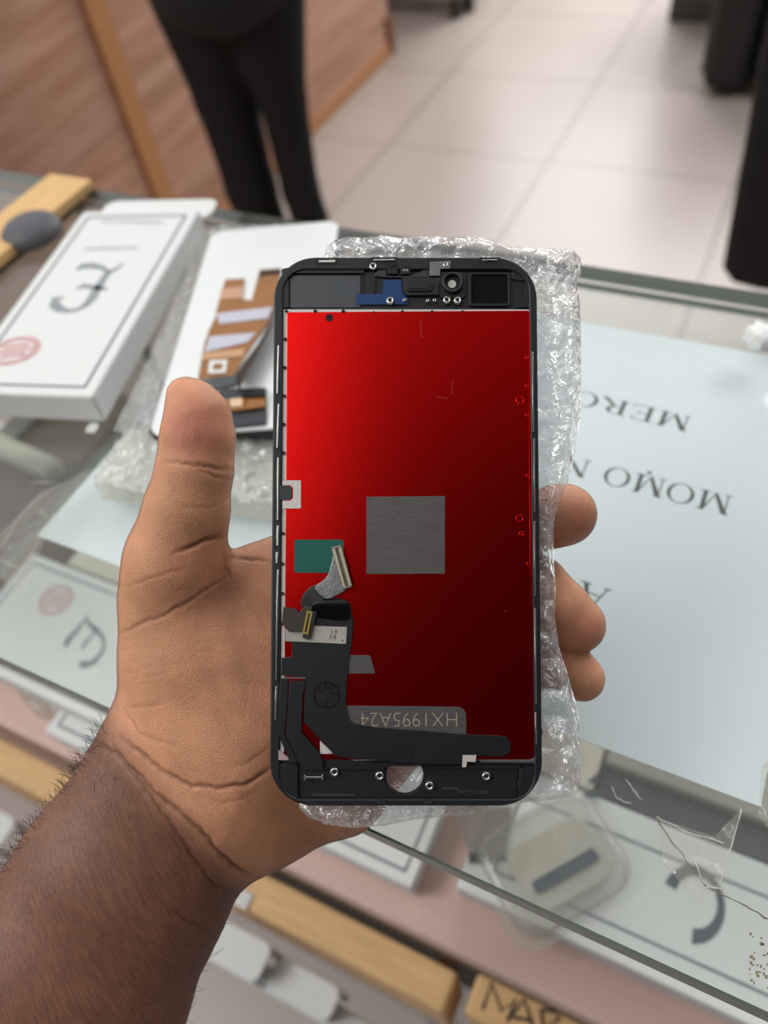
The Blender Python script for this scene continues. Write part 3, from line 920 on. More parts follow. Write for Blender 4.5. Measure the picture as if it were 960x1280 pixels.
# the ribbon folded up on its long edge: a bent dark flap
bm = bmesh.new()
pa = FL.pts(((346, 372), (340, 400), (322, 430), (301, 458), (294, 470)), hz + 0.0006)
pb = FL.pts(((346, 378), (338, 410), (320, 442), (303, 472), (298, 492)), hz + 0.009)
rows = [[bm.verts.new((p[0], p[1], hz + 0.0006)) for p in pa], [bm.verts.new(((p[0] + q[0]) / 2 + 0.0008, (p[1] + q[1]) / 2, hz + 0.0055)) for p, q in zip(pa, pb)],
        [bm.verts.new((q[0], q[1], hz + 0.009)) for q in pb]]
for r0, r1 in zip(rows, rows[1:]):
    for i in range(len(r0) - 1): bm.faces.new((r0[i], r0[i + 1], r1[i + 1], r1[i]))
o = bm_obj('ribbon_fold', bm, M_orange_dark, ls, True)
so = o.modifiers.new('thick', 'SOLIDIFY'); so.thickness = 0.0004
# connector boards below the ribbon
plate('connector_board', P((250, 478), (298, 470), (296, 482), (252, 492)), hz, hz + 0.0012, mat('slate_board', srgb(74, 78, 82), 0.4), ls)
plate('connector_board', P((262, 496), (284, 488), (333, 487), (334, 517), (333, 531), (285, 536), (268, 534)), hz, hz + 0.0014, mat('dark_slate_board', srgb(52, 55, 59), 0.45), ls)
P3 = lambda *pts: FL.pts(pts, hz + 0.003)
lp = plate('ribbon_loop', P3((272, 500), (302, 497), (331, 496), (331, 508), (302, 512), (270, 515)), hz + 0.0016, hz + 0.003, M_orange, ls)
plate('copper_contact', P3((288, 499), (304, 498), (303, 508), (288, 509)), hz + 0.0031, hz + 0.0034, mat('bright_copper', srgb(236, 206, 170), 0.25, metal=0.6), lp)
plate('black_tape', P3((304, 489), (331, 487), (331, 497), (303, 498)), hz + 0.0015, hz + 0.004, M_black_fabric, ls)

# ------------------------------------------------------------------ goods on the shelf below the glass
zs = 0.7764
def shelf_box(name, label, x0, y0, w, l, h, z=zs, ang=0.0, **k):
    return screen_box(name, label, (x0, y0), (math.cos(ang), math.sin(ang)), w, l, h, z, **k)
G = 'boxes on the shelf under the glass'
# two stacked white boxes at the left
e, f = shelf_box('phone_screen_box', 'white box under the stamped box on the shelf, edge showing by the wrist', -0.357, 0.066, 0.15, 0.10, 0.022, group=G)
ee = empty('phone_screen_box', Matrix.Translation((0, 0, 0)))
bpy.data.objects.remove(ee)
e, f = shelf_box('phone_screen_box', 'white box with faint red stamp under the glass, left of the palm', -0.452, 0.082, 0.19, 0.093, 0.020, zs + 0.0225, group=G)
tp2 = lambda px, py: f.at(px, py, 0.0203)
x, y = tp2(110, 803); jk_logo(e, x, y, 0.030, 0.0203, M_inkline, math.pi / 2)
x, y = tp2(70, 750); oval_stamp(e, x, y, 0.026, 0.026, 0.0203, 0.4)
# narrow pale box behind it
e, f = shelf_box('accessory_box', 'narrow pale box behind the stamped box on the shelf', -0.43, 0.182, 0.22, 0.02, 0.03, group=G, border=False, mat_=M_cream_card)
e, f = shelf_box('phone_screen_box', 'white box on the shelf below the screen box with the silver monogram', -0.735, 0.275, 0.125, 0.07, 0.022, group=G, ang=-0.05)
x, y = f.at(6, 521, 0.0223); oval_stamp(e, x, y, 0.02, 0.016, 0.0223, 0.2)
# rolled white tube
x, y = flat_frame(0.79).at(0, 556); x2, y2 = flat_frame(0.79).at(66, 586)
bm = tube_mesh([(x - 0.05, y + 0.008, 0.787), (x, y, 0.787), (x2, y2, 0.787)], 0.0115, 18)
rt = bm_obj('paper_roll', bm, M_cream_card, None, True); tag(rt, 'pale rolled paper tube on the shelf below the logo box', 'paper roll')
# box under the bottom edge of the phone
e, f = shelf_box('phone_screen_box', 'white box on the shelf under the bottom edge of the held display', -0.235, 0.077, 0.152, 0.075, 0.022, group=G)
# big box at the lower right with a hooked letter
e, f = shelf_box('phone_screen_box', 'big white box with a dark hooked letter under the glass', -0.06, 0.088, 0.25, 0.080, 0.022, group=G, border_in=0.016)
tp4 = lambda px, py: f.at(px, py, 0.0223)
bm = bmesh.new()
o_, i_ = [], []
for k in range(25):
    t = k / 24; a = math.radians(150 - 250 * t)
    w = 0.0032 + 0.0030 * abs(2 * t - 1) ** 1.0
    r = 0.0135
    cx, cy = tp4(868, 1128)
    ca, sa = math.cos(a + 0.35), math.sin(a + 0.35)
    o_.append(bm.verts.new((cx + (r + w / 2) * ca, cy + (r + w / 2) * sa * 1.25, 0.0224))); i_.append(bm.verts.new((cx + (r - w / 2) * ca, cy + (r - w / 2) * sa * 1.25, 0.0224)))
for k in range(24): bm.faces.new((o_[k], i_[k], i_[k + 1], o_[k + 1]))
bm_obj('logo', bm, M_logo_dark, e)
# cream box with dark marks
e, f = shelf_box('accessory_box', 'cream box with dark printed marks next to the corner of the held display', -0.11, 0.170, 0.105, 0.055, 0.024, group=G, border=False, mat_=M_cream_card)
tri = f.pts(((733, 978), (746, 966), (748, 980)), 0.0242)
plate('printed_mark', tri, 0.0241, 0.0243, M_logo_dark, e)
plate('printed_mark', f.pts(((730, 990), (751, 988), (752, 998), (732, 996)), 0.0242), 0.0241, 0.0243, M_logo_dark, e)
# dark block added for the dark interior band, and a pale strip box against the paper
e, f = shelf_box('accessory_box', 'added dark grey block under the glass, between cream box and clear blister pack', -0.003, 0.1695, 0.21, 0.019, 0.018, group=G, border=False, mat_=mat('dark_band_charcoal', srgb(66, 68, 70), 0.6, var=0.1))
e, f = shelf_box('accessory_box', 'long pale grey box below the lower edge of the paper sign', -0.003, 0.190, 0.22, 0.05, 0.024, group=G, border=False, mat_=mat('pale_grey_card', srgb(160, 156, 142), 0.5, var=0.05))

# clear blister pack with a white adapter, lying on the big box
FBL = flat_frame(0.7995)
bx, by = FBL.at(700, 1085)
s0, s1 = FBL.at(690, 1105), FBL.at(760, 1065)
blang = math.atan2(s1[1] - s0[1], s1[0] - s0[0]) - math.pi / 2
bl = empty('blister_pack', Matrix.Translation((bx, by, 0.7978)) @ Matrix.Rotation(blang, 4, 'Z'))
tag(bl, 'milky clear blister pack with a white adapter on the big white box', 'blister pack')
M_blister = clear_mat('milky_blister', (0.92, 0.92, 0.9, 1), film=0.22, film_col=(0.72, 0.70, 0.64, 1), rough=0.15)
plate('shell', rrect(-0.034, -0.040, 0.026, 0.036, 0.016, 10), 0.0, 0.012, M_blister, bl, 0.005)
plate('adapter', rrect(-0.020, -0.026, 0.018, 0.026, 0.009), 0.002, 0.010, M_cream_card, bl, 0.002)
plate('dark_label', rrect(0.001, -0.020, 0.008, 0.020, 0.0015), 0.0125, 0.013, M_logo_dark, bl)
plate('shell_flange', rrect(-0.038, -0.044, 0.030, 0.040, 0.016, 8), -0.0002, 0.0004, M_blister, bl)

# grey clear bag with a dark corner
FG = flat_frame(0.80)
q = FG.pts(((566, 1012), (640, 1008), (632, 1076), (592, 1080)))
pb_ = plate('plastic_bag', q, 0.7985, 0.8015, clear_mat('grey_film', (0.75, 0.73, 0.70, 1), film=0.25, film_col=(0.5, 0.47, 0.43, 1), rough=0.15, bump=0.5), None)
tag(pb_, 'small grey clear bag with dark corners under the glass below the display', 'plastic bag')
plate('dark_corner', FG.pts(((586, 1069), (594, 1066), (593, 1080), (586, 1081))), 0.8016, 0.803, M_logo_dark, pb_)
plate('dark_corner', FG.pts(((622, 1071), (631, 1070), (632, 1077), (623, 1078))), 0.8016, 0.803, M_logo_dark, pb_)

# crumpled clear bag at the left end of the shelf edge
wl = flat_frame(0.785).pts(((8, 838), (20, 868), (40, 890)))
wr = flat_frame(0.785).pts(((70, 858), (85, 880), (95, 908)))
cb = wrap_sheet('plastic_bag', M_wrap_cream, None, wl, wr, lambda x, y, e: 0.008 * e + 0 * x, lambda x, y, e: 0 * x, 40, 30, pitch=0.02, dome=0.001, crumple=0.006, seed=12)
cb.location = (0, 0, 0.7755)
tag(cb, 'crumpled cream plastic bag on the shelf edge, left of the wrist', 'plastic bag')

# white scrap beyond the paper sign
bm = bmesh.new(); bmesh.ops.create_icosphere(bm, subdivisions=3, radius=0.0085)
for v in bm.verts:
    k = 1 + 0.22 * math.sin(v.co.x * 900 + 1) * math.cos(v.co.y * 700) + 0.12 * math.sin(v.co.z * 1300)
    v.co *= k; v.co.z *= 0.6
x, y = flat_frame(TOP + 0.004).at(950, 426)
scp = bm_obj('paper_scrap', bm, M_white_card, None, True); scp.location = (x, y, TOP + 0.0062)
tag(scp, 'small crumpled white scrap on the glass beyond the paper sign', 'paper scrap')

# ------------------------------------------------------------------ pieces of clear tape stuck on the glass
def tape(label, outline, edges, dark=()):
    FTp = flat_frame(TOP + 0.0006)
    o = plate('clear_tape', FTp.pts(outline), TOP + 0.0004, TOP + 0.0007, M_tape, None)
    tag(o, label, 'tape', 'clear tape on the glass')
    r2 = random.Random(len(outline) * 7 + len(edges))
    for m_, lst, nm in ((M_tape_edge, edges, 'frayed_edge'), (M_crack, dark, 'dark_edge')):
        for ln in lst:
            bm = bmesh.new()
            pts = []
            for (ax, ay), (bx_, by_) in zip(ln, ln[1:]):
                for k in range(6):
                    t = k / 6
                    pts.append((ax + (bx_ - ax) * t + r2.uniform(-1.3, 1.3), ay + (by_ - ay) * t + r2.uniform(-1.3, 1.3)))
            pts.append(ln[-1])
            w = [r2.uniform(0.00012, 0.0003) * (1.4 if r2.random() < 0.15 else 1) for _ in pts]
            tube_mesh([(x, y, TOP + 0.001) for x, y in FTp.pts(pts)], w, 6, bm)
            bm_obj(nm, bm, m_, o, True)
    return o
tape('strip of clear tape crossing the glass at the lower right', [(820, 1022), (893, 1046), (927, 1010), (900, 1110), (872, 1128), (830, 1080)],
     [[(782, 975), (802, 1000)], [(820, 1022), (858, 1040), (905, 1055)], [(927, 1012), (900, 1105)], [(870, 1080), (880, 1110), (905, 1112)], [(765, 985), (772, 1000), (790, 1005)]],
     [[(820, 1023), (852, 1068), (884, 1110)], [(884, 1110), (915, 1125), (962, 1150)]])
tape('crumpled clear tape on the glass at the left, against the paper corner', [(0, 668), (50, 615), (112, 590), (60, 660), (30, 745), (0, 722)],
     [[(0, 690), (20, 655), (48, 625), (76, 605)], [(100, 594), (116, 588)], [(38, 605), (70, 603)], [(48, 636), (60, 645)], [(0, 700), (30, 714), (75, 732)], [(30, 714), (50, 672)]])
tape('strip of clear tape at the right edge, beside the paper corner', [(952, 960), (964, 940), (964, 1040), (948, 1020)], [[(953, 965), (962, 948)], [(950, 1000), (958, 1022)]])
# tape residue pattern at the lower right
FR = flat_frame(TOP + 0.0004)
bm = bmesh.new()
r3 = random.Random(3)
for j in range(9):
    for i in range(9):
        if r3.random() < 0.55:
            px = 938 + i * 4.2 + r3.uniform(-1.5, 1.5); py = 1168 + j * 7.2 + r3.uniform(-2, 2) + i * 1.6
            w = r3.uniform(1.5, 4.5); h = r3.uniform(1.5, 5)
            a_ = [FR.at(px + sx * w, py + sy * h) for sx, sy in ((-.5, -.5), (.5, -.4), (.5, .5), (-.4, .5))]
            bm.faces.new([bm.verts.new((x, y, TOP + 0.0005)) for x, y in a_])
for f_ in bm.faces:
    f_.normal_update()
    if f_.normal.z < 0: f_.normal_flip()
rs = bm_obj('glue_residue', bm, mat('brown_glue', srgb(120, 108, 82), 0.5, var=0.2, scale=300), None)
tag(rs, 'brown speckled glue residue on the glass at the lower right corner', 'glue residue', kind='stuff')

# ------------------------------------------------------------------ the held display (back side up)
tilt = math.radians(3.2)
ph_o = CAM_POS + (RIGHT * ((508 - 480) / FPX) + DOWN * ((665 - 640) / FPX) + FWD) * 0.2268
FPH = Frame(ph_o, RIGHT, -DOWN * math.cos(tilt) + FWD * math.sin(tilt))
ph = empty('phone_display', FPH.m)
tag(ph, 'black framed phone display held back side up with a shiny red panel', 'phone display')
pt = lambda lst, h=0.0: FPH.pts(lst, h)
mm = 0.001
# outline
xl, yt = FPH.at(342, 400)[0], FPH.at(500, 321.5)[1]
xr, yb = FPH.at(671.5, 400)[0], FPH.at(500, 1007.5)[1]
CR = 12.5 * mm
M_frame = mat('black_frame_plastic', srgb(28, 31, 34), 0.42, var=0.06, scale=300, bump=0.06, bscale=2500)
M_frame_dk = mat('deep_black_plastic', srgb(20, 21, 23), 0.5)
M_frame_lt = mat('grey_black_plastic', srgb(52, 56, 59), 0.38, var=0.06, scale=400)
M_steel = mat('bright_steel', srgb(212, 210, 204), 0.22, metal=0.9)
M_foil = mat('brushed_foil', srgb(104, 101, 100), 0.42, metal=0.55, var=0.10, scale=160, stretch=(1, 6, 1), bump=0.2, bscale=900)
M_foil_lt = mat('speckled_steel', srgb(214, 211, 206), 0.5, metal=0.1, var=0.12, scale=1800)
M_flex = mat('black_flex', srgb(23, 25, 28), 0.46, var=0.05, scale=120)
M_flex_br = mat('brown_black_flex', srgb(58, 52, 48), 0.45, var=0.05)
M_gold = mat('gold_contacts', srgb(226, 200, 120), 0.25, metal=0.8)
# red reflective film: saturated coating over a bright mirror-like sheet
mr_, nt, b = new_mat('red_reflector_film')
b.inputs['Base Color'].default_value = (0.84, 0.010, 0.009, 1)
b.inputs['Metallic'].default_value = 1.0
b.inputs['Roughness'].default_value = 0.23
tc = nt.nodes.new('ShaderNodeTexCoord')
n1 = nt.nodes.new('ShaderNodeTexNoise'); n1.inputs['Scale'].default_value = 4200; n1.inputs['Detail'].default_value = 2
nt.links.new(tc.outputs['Object'], n1.inputs['Vector'])
bp = nt.nodes.new('ShaderNodeBump'); bp.inputs['Strength'].default_value = 0.06; bp.inputs['Distance'].default_value = 0.0003
nt.links.new(n1.outputs[0], bp.inputs['Height']); nt.links.new(bp.outputs[0], b.inputs['Normal'])
M_red = mr_

hole = circle(*FPH.at(506, 971.5), 5.5 * mm, 36)
outer = rrect(xl, yb, xr, yt, CR, 12)
plate('glass', [rrect(xl + .0006, yb + .0006, xr - .0006, yt - .0006, CR - .0006, 12), hole], -0.0040, -0.0026, mat('black_cover_glass', srgb(14, 15, 17), 0.1), ph, 0.0003)
plate('frame_plate', [rrect(xl + .0004, yb + .0004, xr - .0004, yt - .0004, CR - .0004, 12), hole], -0.0025, -0.0012, M_frame, ph)
# rim: outer wall, broader at the head and foot
xi0, xi1 = FPH.at(351.5, 400)[0], FPH.at(665, 400)[0]
yi0, yi1 = FPH.at(500, 999)[1], FPH.at(500, 337)[1]
plate('rim', [outer, rrect(FPH.at(352, 660)[0], yi0, FPH.at(664.5, 660)[0], yi1, 7 * mm, 10)], -0.0012, 0.0, M_frame, ph, 0.0004)
# step ledges at the head
plate('head_ledge', [pt([(352, 336), (358, 334), (455, 334), (455, 341), (361, 341), (361, 384), (352, 384)])], -0.0012, -0.0004, M_frame, ph, 0.0001)
plate('head_ledge', pt([(640, 342), (640, 337), (660, 339), (663, 350), (664, 384), (645, 384), (645, 374), (657, 374), (657, 350), (640, 348)]), -0.0012, -0.0004, M_frame, ph, 0.0001)
plate('head_floor', pt([(362, 343), (450, 343), (450, 383), (362, 383)]), -0.00115, -0.0009, mat('reflection_grey_floor', srgb(74, 78, 82), 0.36, var=0.05, scale=300), ph)  # lighter grey has a reflection put into the colour
plate('foot_ledge', pt([(347, 956), (372, 956), (372, 1000), (352, 985)]), -0.0012, -0.0003, M_frame, ph, 0.0001)
plate('foot_ledge', pt([(650, 962), (668, 958), (668, 985), (654, 999), (648, 999), (648, 978), (650, 976)]), -0.0012, -0.0003, M_frame, ph, 0.0001)
plate('foot_floor', [pt([(374, 964), (478, 964), (486, 957), (526, 957), (533, 962), (648, 962), (646, 997), (376, 997)]), circle(*FPH.at(506, 971.5), 5.9 * mm, 36)], -0.00115, -0.0008, M_frame, ph)
for a in ([(390, 993), (444, 993), (444, 996), (390, 996)], [(578, 989), (610, 989), (610, 993), (578, 993)], [(552, 985), (572, 985), (578, 990), (604, 990), (604, 992), (576, 993), (570, 988), (552, 988)],
          [(372, 960), (402, 960), (402, 962), (372, 962)], [(456, 964), (475, 964), (475, 975), (456, 975)]):
    plate('moulded_step', pt(a), -0.0008, -0.0005, M_frame_lt if a[0][1] > 970 else M_frame_dk, ph)

# red panel with pale edge strips
plate('panel_tray', pt([(352.5, 386), (666, 386), (670, 951), (347.5, 951)]), -0.0012, -0.00055, M_foil_lt, ph)
red = plate('red_panel', pt([(359.5, 390), (660, 388), (664, 391), (668, 945), (663, 950), (400, 950), (383, 950), (354.5, 944), (357.5, 604), (359, 394)]), -0.00054, -0.0002, M_red, ph, 0.00006)
plate('side_fold', pt([(660.5, 392), (665.5, 395), (669, 948), (664.5, 948)]), -0.00019, -0.00008, M_red, ph, 0.00004)
# round holes and pressed rings of the panel
bm = bmesh.new()
def disc(px, py, r, h):
    x, y = FPH.at(px, py, h)
    bmesh.ops.create_circle(bm, cap_ends=True, radius=r, segments=18, matrix=Matrix.Translation((x, y, h)))
for px, py, r in [(411.5, 397, 1.15), (394, 389, .55), (429, 389, .55), (358, 389, .5)] + [(356.5 - k * .6, 424 + 35.5 * k, .55) for k in range(5)] + [(353.8, 667, .5), (353.2, 705, .5), (353, 742, .5), (352, 780, .5), (352, 900, .5)] + \
        [(355, 602, .55), (355, 630, .55), (467, 390, .3), (503, 389, .4), (540, 389, .4), (578, 389, .35)]:
    disc(px, py, r * mm, -0.00012)
    if r == 1.15:
        M_hole = mat('dark_hole', srgb(34, 12, 10), 0.8)
        bm_obj('panel_hole', bm, M_hole, ph); bm = bmesh.new()
bm_obj('panel_dots', bm, M_hole, ph)
bm = bmesh.new()
def ring3(px, py, r, w, h, bm_):
    x, y = FPH.at(px, py, h)
    n = 24
    a = [bm_.verts.new((x + (r + w) * math.cos(2 * math.pi * k / n), y + (r + w) * math.sin(2 * math.pi * k / n), h)) for k in range(n)]
    c = [bm_.verts.new((x + r * math.cos(2 * math.pi * k / n), y + r * math.sin(2 * math.pi * k / n), h + .00012)) for k in range(n)]
    d = [bm_.verts.new((x + (r - w) * math.cos(2 * math.pi * k / n), y + (r - w) * math.sin(2 * math.pi * k / n), h)) for k in range(n)]
    for k in range(n):
        bm_.faces.new((a[k], a[(k + 1) % n], c[(k + 1) % n], c[k])); bm_.faces.new((c[k], c[(k + 1) % n], d[(k + 1) % n], d[k]))
for px, py, r in ((650, 500.5, 1.15), (649.5, 648, 1.0), (652, 667, .6), (658.5, 447, .45), (658.5, 482, .45), (659, 519, .45), (660, 595, .5), (661, 705, .5)):
    ring3(px, py, r * mm, 0.00012, -0.00019, bm)
bm_obj('pressed_rings', bm, M_red, ph, True)
# fine scratches
bm = bmesh.new()
for ln in ([(526, 398), (526, 412), (527.5, 421)], [(525, 422), (529, 420)], [(566, 475), (565, 492)], [(545, 496), (560, 498)], [(630, 764), (633, 764)]):
    tube_mesh([(*FPH.at(px, py), -0.00018) for px, py in ln], 0.00006, 5, bm)
bm_obj('scratches', bm, mat('pale_scratch', srgb(150, 60, 56), 0.4), ph)

# silver tab on the left edge with a dark square notch
plate('silver_tab', [pt([(353, 600.5), (376, 600.5), (376, 635.5), (353, 635.5), (353, 626), (363, 626), (366.5, 622.5), (366.5, 610), (363, 606.5), (353, 606.5)])], -0.00018, 0.0001, M_foil_lt, ph)
plate('notch_plug', pt([(349.5, 607), (362, 607), (365, 610), (365, 622), (362, 625), (349.5, 625)]), -0.00019, 0.00005, M_frame_lt, ph, 0.00005)
# grey foil square
plate('foil_square', pt([(458, 621), (556, 620), (556, 717), (458, 717.5)]), -0.00019, -0.00008, M_foil, ph)
# green sticker
plate('green_sticker', rrect(*pt([(367.5, 716)])[0], *pt([(429.5, 674.5)])[0], 0.0007, 4), -0.00019, -0.0001, mat('teal_sticker', srgb(12, 92, 80), 0.45, var=0.04, scale=200), ph)
# small foil patch and the etched foil plate
plate('foil_patch', pt([(434, 819), (461, 819), (463, 821), (469, 842), (433, 842)]), -0.00019, -0.0001, M_foil, ph)
fp = plate('etched_plate', pt([(432, 882), (574, 883.5), (580, 887), (582.5, 893), (583, 920), (432, 920)]), -0.00019, -0.0001, M_foil, ph)
me = text_mesh('HX1995A24', 0.0066, 0.00002, 0.00016)
cx, cy = FPH.at(518, 898.5)
me.transform(Matrix.Translation((cx - 0.0015, cy, -0.00006)) @ Matrix.Rotation(math.pi, 4, 'Z') @ Matrix.Diagonal((0.86, 0.92, 1, 1)))
link('etched_text', me, fp, mat('pale_etching', srgb(190, 168, 146), 0.4, metal=0.2))

# ---- ribbon cables
mf = plate('main_flex', pt([(352, 822), (365, 821), (365, 803), (356, 801), (358, 781), (392, 775), (391, 756), (407, 750), (424, 749.5), (437, 753), (442, 776.5), (439.5, 807), (435.5, 825), (433.5, 860), (432.4, 884), (435, 897), (441, 903.5),
                            (466, 908.5), (500, 911), (531, 913), (573, 917), (622, 919), (632, 921), (637.5, 927), (638.5, 935), (636, 941.5), (628, 945), (594, 944), (585, 952), (577, 955.5), (527, 954.5), (482, 950.5), (430, 947), (419, 944.5), (380, 902), (381.5, 846), (352, 844)]),
           0.0000, 0.0005, M_flex, ph, 0.0001)
plate('side_flex', pt([(351, 848), (360.5, 848.5), (360, 875), (356, 917), (372, 950), (375, 953), (362, 951), (346.5, 915), (349, 875)]), -0.0001, 0.0004, M_flex, ph, 0.0001)
plate('side_flex', pt([(362, 850.5), (383, 850.5), (379, 866), (376.8, 914), (400, 941), (403.5, 950), (405, 962), (378.6, 962), (373.5, 951), (357.5, 918), (361, 878)]), 0.0003, 0.0008, M_flex, ph, 0.0001)
bm = bmesh.new()
for k in range(9):
    x, y = FPH.at(355 + 3.2 * k, 846.8)
    bm_box(bm, x - .0003, y - .00025, 0.0006, x + .0003, y + .00025, 0.0008)
bm_obj('solder_pins', bm, M_steel, mf)
cf = plate('corner_foil', pt([(347, 937), (352, 940), (360, 947), (361, 950), (347.5, 950)]), -0.0001, 0.0, mat('pinkish_foil', srgb(206, 180, 184), 0.4, metal=0.4), ph)
plate('corner_foil', pt([(400, 926), (417, 942), (400, 942.5)]), -0.00018, 0.0, M_foil_lt, ph)
bm = bmesh.new()
xa, ya = FPH.at(381, 971.5); xb, yb_ = FPH.at(403.5, 971.5)
bm_box(bm, xa, ya - .0003, 0.0, xb, ya + .0003, 0.0004, .0001, 1)
bm_box(bm, xa - .0002, ya - .0008, 0.0, xa + .0003, ya + .0007, 0.0006, .0001, 1)
bm_box(bm, xb - .0003, ya - .0007, 0.0, xb + .0002, ya + .0008, 0.0006, .0001, 1)
bm_obj('flex_anchor', bm, M_steel, ph)
# round ink stamp on the flex: ring, an L and worn letters
bm = bmesh.new()
x, y = FPH.at(408.7, 868.5)
n = 36
a = [bm.verts.new((x + 3.95 * mm * math.cos(2 * math.pi * k / n), y + 3.95 * mm * math.sin(2 * math.pi * k / n), .00054)) for k in range(n)]
c = [bm.verts.new((x + 3.5 * mm * math.cos(2 * math.pi * k / n), y + 3.5 * mm * math.sin(2 * math.pi * k / n), .00054)) for k in range(n)]
for k in range(n): bm.faces.new((a[k], a[(k + 1) % n], c[(k + 1) % n], c[k]))
for f in bm.faces:
    f.normal_update()
    if f.normal.z < 0: f.normal_flip()
M_stamp = mat('black_stamp_ink', srgb(8, 8, 10), 0.35)
stp = bm_obj('ink_stamp', bm, M_stamp, mf)
for body, size, px, py, an in (('L', .0036, 410, 878, -.35), ('AC', .0022, 402, 863, -.3), ('LD', .0022, 411.5, 858, -.25), ('LA', .0022, 418, 866, -.5)):
    me = text_mesh(body, size, 0.00001)
    x, y = FPH.at(px, py)
    me.transform(Matrix.Translation((x, y, .00056)) @ Matrix.Rotation(an, 4, 'Z'))
    link('stamp_letter', me, stp, M_stamp)
# worn mirror-wise print on the lower run of the flex
me = text_mesh('TMOC', 0.0056, 0.00001)
x, y = FPH.at(487, 941)
me.transform(Matrix.Translation((x, y, .00054)) @ Matrix.Diagonal((-1, 1, 1, 1))); me.flip_normals()
link('worn_print', me, mf, mat('worn_ink', srgb(9, 9, 11), 0.55))
# pale label with tiny figures
lb = plate('pale_label', pt([(357, 786), (392, 782), (434, 783.5), (432.5, 804.5), (357, 801)]), 0.0006, 0.0007, mat('label_foil', srgb(176, 172, 162), 0.5, metal=0.15, var=0.08, scale=500), mf)
for body, px, py in (('1 9', 417.5, 790), ('3 0', 416, 796)):
    me = text_mesh(body, 0.0016, 0.00001); x, y = FPH.at(px, py)
    me.transform(Matrix.Translation((x, y, .00073)) @ Matrix.Rotation(-.05, 4, 'Z')); link('label_figures', me, lb, M_black_ink)
bm = bmesh.new(); disc(428, 800.8, .00025, .00072); bm_obj('label_dot', bm, M_black_ink, lb)

def bent_strip(name, rows, mat_, parent, thick=0.00018):
    """ribbon given by cross rows: (left px, right px, height)"""
    bm = bmesh.new()
    R0 = []
    for (l, r, h) in rows:
        xl_, yl_ = FPH.at(*l, h); xr_, yr_ = FPH.at(*r, h)
        R0.append([bm.verts.new((xl_ + (xr_ - xl_) * t, yl_ + (yr_ - yl_) * t, h)) for t in (0, .5, 1)])
    for a_, b_ in zip(R0, R0[1:]):
        for k in range(2): bm.faces.new((a_[k], a_[k + 1], b_[k + 1], b_[k]))
    bmesh.ops.recalc_face_normals(bm, faces=bm.faces)
    o = bm_obj(name, bm, mat_, parent, True)
    s = o.modifiers.new('thick', 'SOLIDIFY'); s.thickness = thick; s.offset = 0
    sb = o.modifiers.new('sub', 'SUBSURF'); sb.levels = 2; sb.render_levels = 2
    return o
# rolled dark flex end
bent_strip('flex_roll', [((389, 772), (438, 778), .0008), ((387, 762), (438, 764), .0018), ((391, 752), (436, 752), .0022), ((400, 746), (430, 748), .0012)], mat('glossy_black_flex', srgb(14, 15, 17), 0.2), ph)
# grey ribbon with the display connector
M_ribbon_grey = mat('grey_ribbon', srgb(146, 146, 150), 0.34, metal=0.5, var=0.12, scale=500, bump=0.2, bscale=1500)
M_ribbon_dk = mat('dark_ribbon', srgb(52, 50, 50), 0.45)
bent_strip('tail_ribbon', [((374, 758), (388, 764), .0008), ((377, 744), (394, 757), .0014), ((387, 733), (402, 752), .0020), ((396, 729), (415, 744), .0023)], M_ribbon_dk, ph)
bent_strip('grey_ribbon', [((390, 734), (408, 752), .0024), ((399, 728), (422, 744), .0024), ((409, 722), (436, 738), .0022), ((413, 706), (437, 722), .0022), ((417, 692), (432, 702), .0022), ((419, 685), (427, 686), .0022)], M_ribbon_grey, ph)
ang = math.atan2(-(732 - 685), 435 - 421)   # along the connector in px; y is down in the photo
cxy = FPH.at(427.5, 708.5, .0028)
ca = math.atan2(FPH.at(434, 732)[1] - FPH.at(421, 685)[1], FPH.at(434, 732)[0] - FPH.at(421, 685)[0])
cn = plate('connector', rot_rect(cxy[0], cxy[1], 12.4 * mm, 3.0 * mm, ca), .0024, .0031, mat('connector_body', srgb(120, 116, 104), 0.4, metal=0.3), ph, .0001)
for off in (-.9, .9):
    plate('contact_row', rot_rect(cxy[0] - math.sin(ca) * off * mm, cxy[1] + math.cos(ca) * off * mm, 11.4 * mm, .75 * mm, ca), .0031, .0036, mat('pale_gold_contacts', srgb(214, 206, 176), 0.3, metal=0.5, var=0.3, scale=3500), cn)
for s_ in (-1, 1):
    plate('latch', rot_rect(cxy[0] + math.cos(ca) * s_ * 6 * mm, cxy[1] + math.sin(ca) * s_ * 6 * mm, .6 * mm, 2.6 * mm, ca), .0031, .0037, M_steel, cn)
# brown ribbon end with a gold connector
be = plate('sensor_flex', pt([(355, 758), (371, 761), (373.5, 766), (381, 757.5), (395, 758), (397.5, 762), (388.5, 797.5), (386, 799), (379, 796.5), (379.5, 789), (362, 789), (353, 778.6)]), .0010, .0016, M_flex_br, ph, .0002)
gx, gy = FPH.at(385.2, 777.6)
ga = math.atan2(FPH.at(382.5, 791)[1] - FPH.at(388, 764)[1], FPH.at(382.5, 791)[0] - FPH.at(388, 764)[0])
for off in (-.55, .55):
    plate('gold_contact', rot_rect(gx - math.sin(ga) * off * mm, gy + math.cos(ga) * off * mm, 6.4 * mm, .6 * mm, ga), .0016, .0021, M_gold, be)
for s_ in (-1, 1):
    plate('gold_latch', rot_rect(gx + math.cos(ga) * s_ * 3.1 * mm, gy + math.sin(ga) * s_ * 3.1 * mm, .5 * mm, 1.8 * mm, ga), .0016, .0022, M_gold, be)
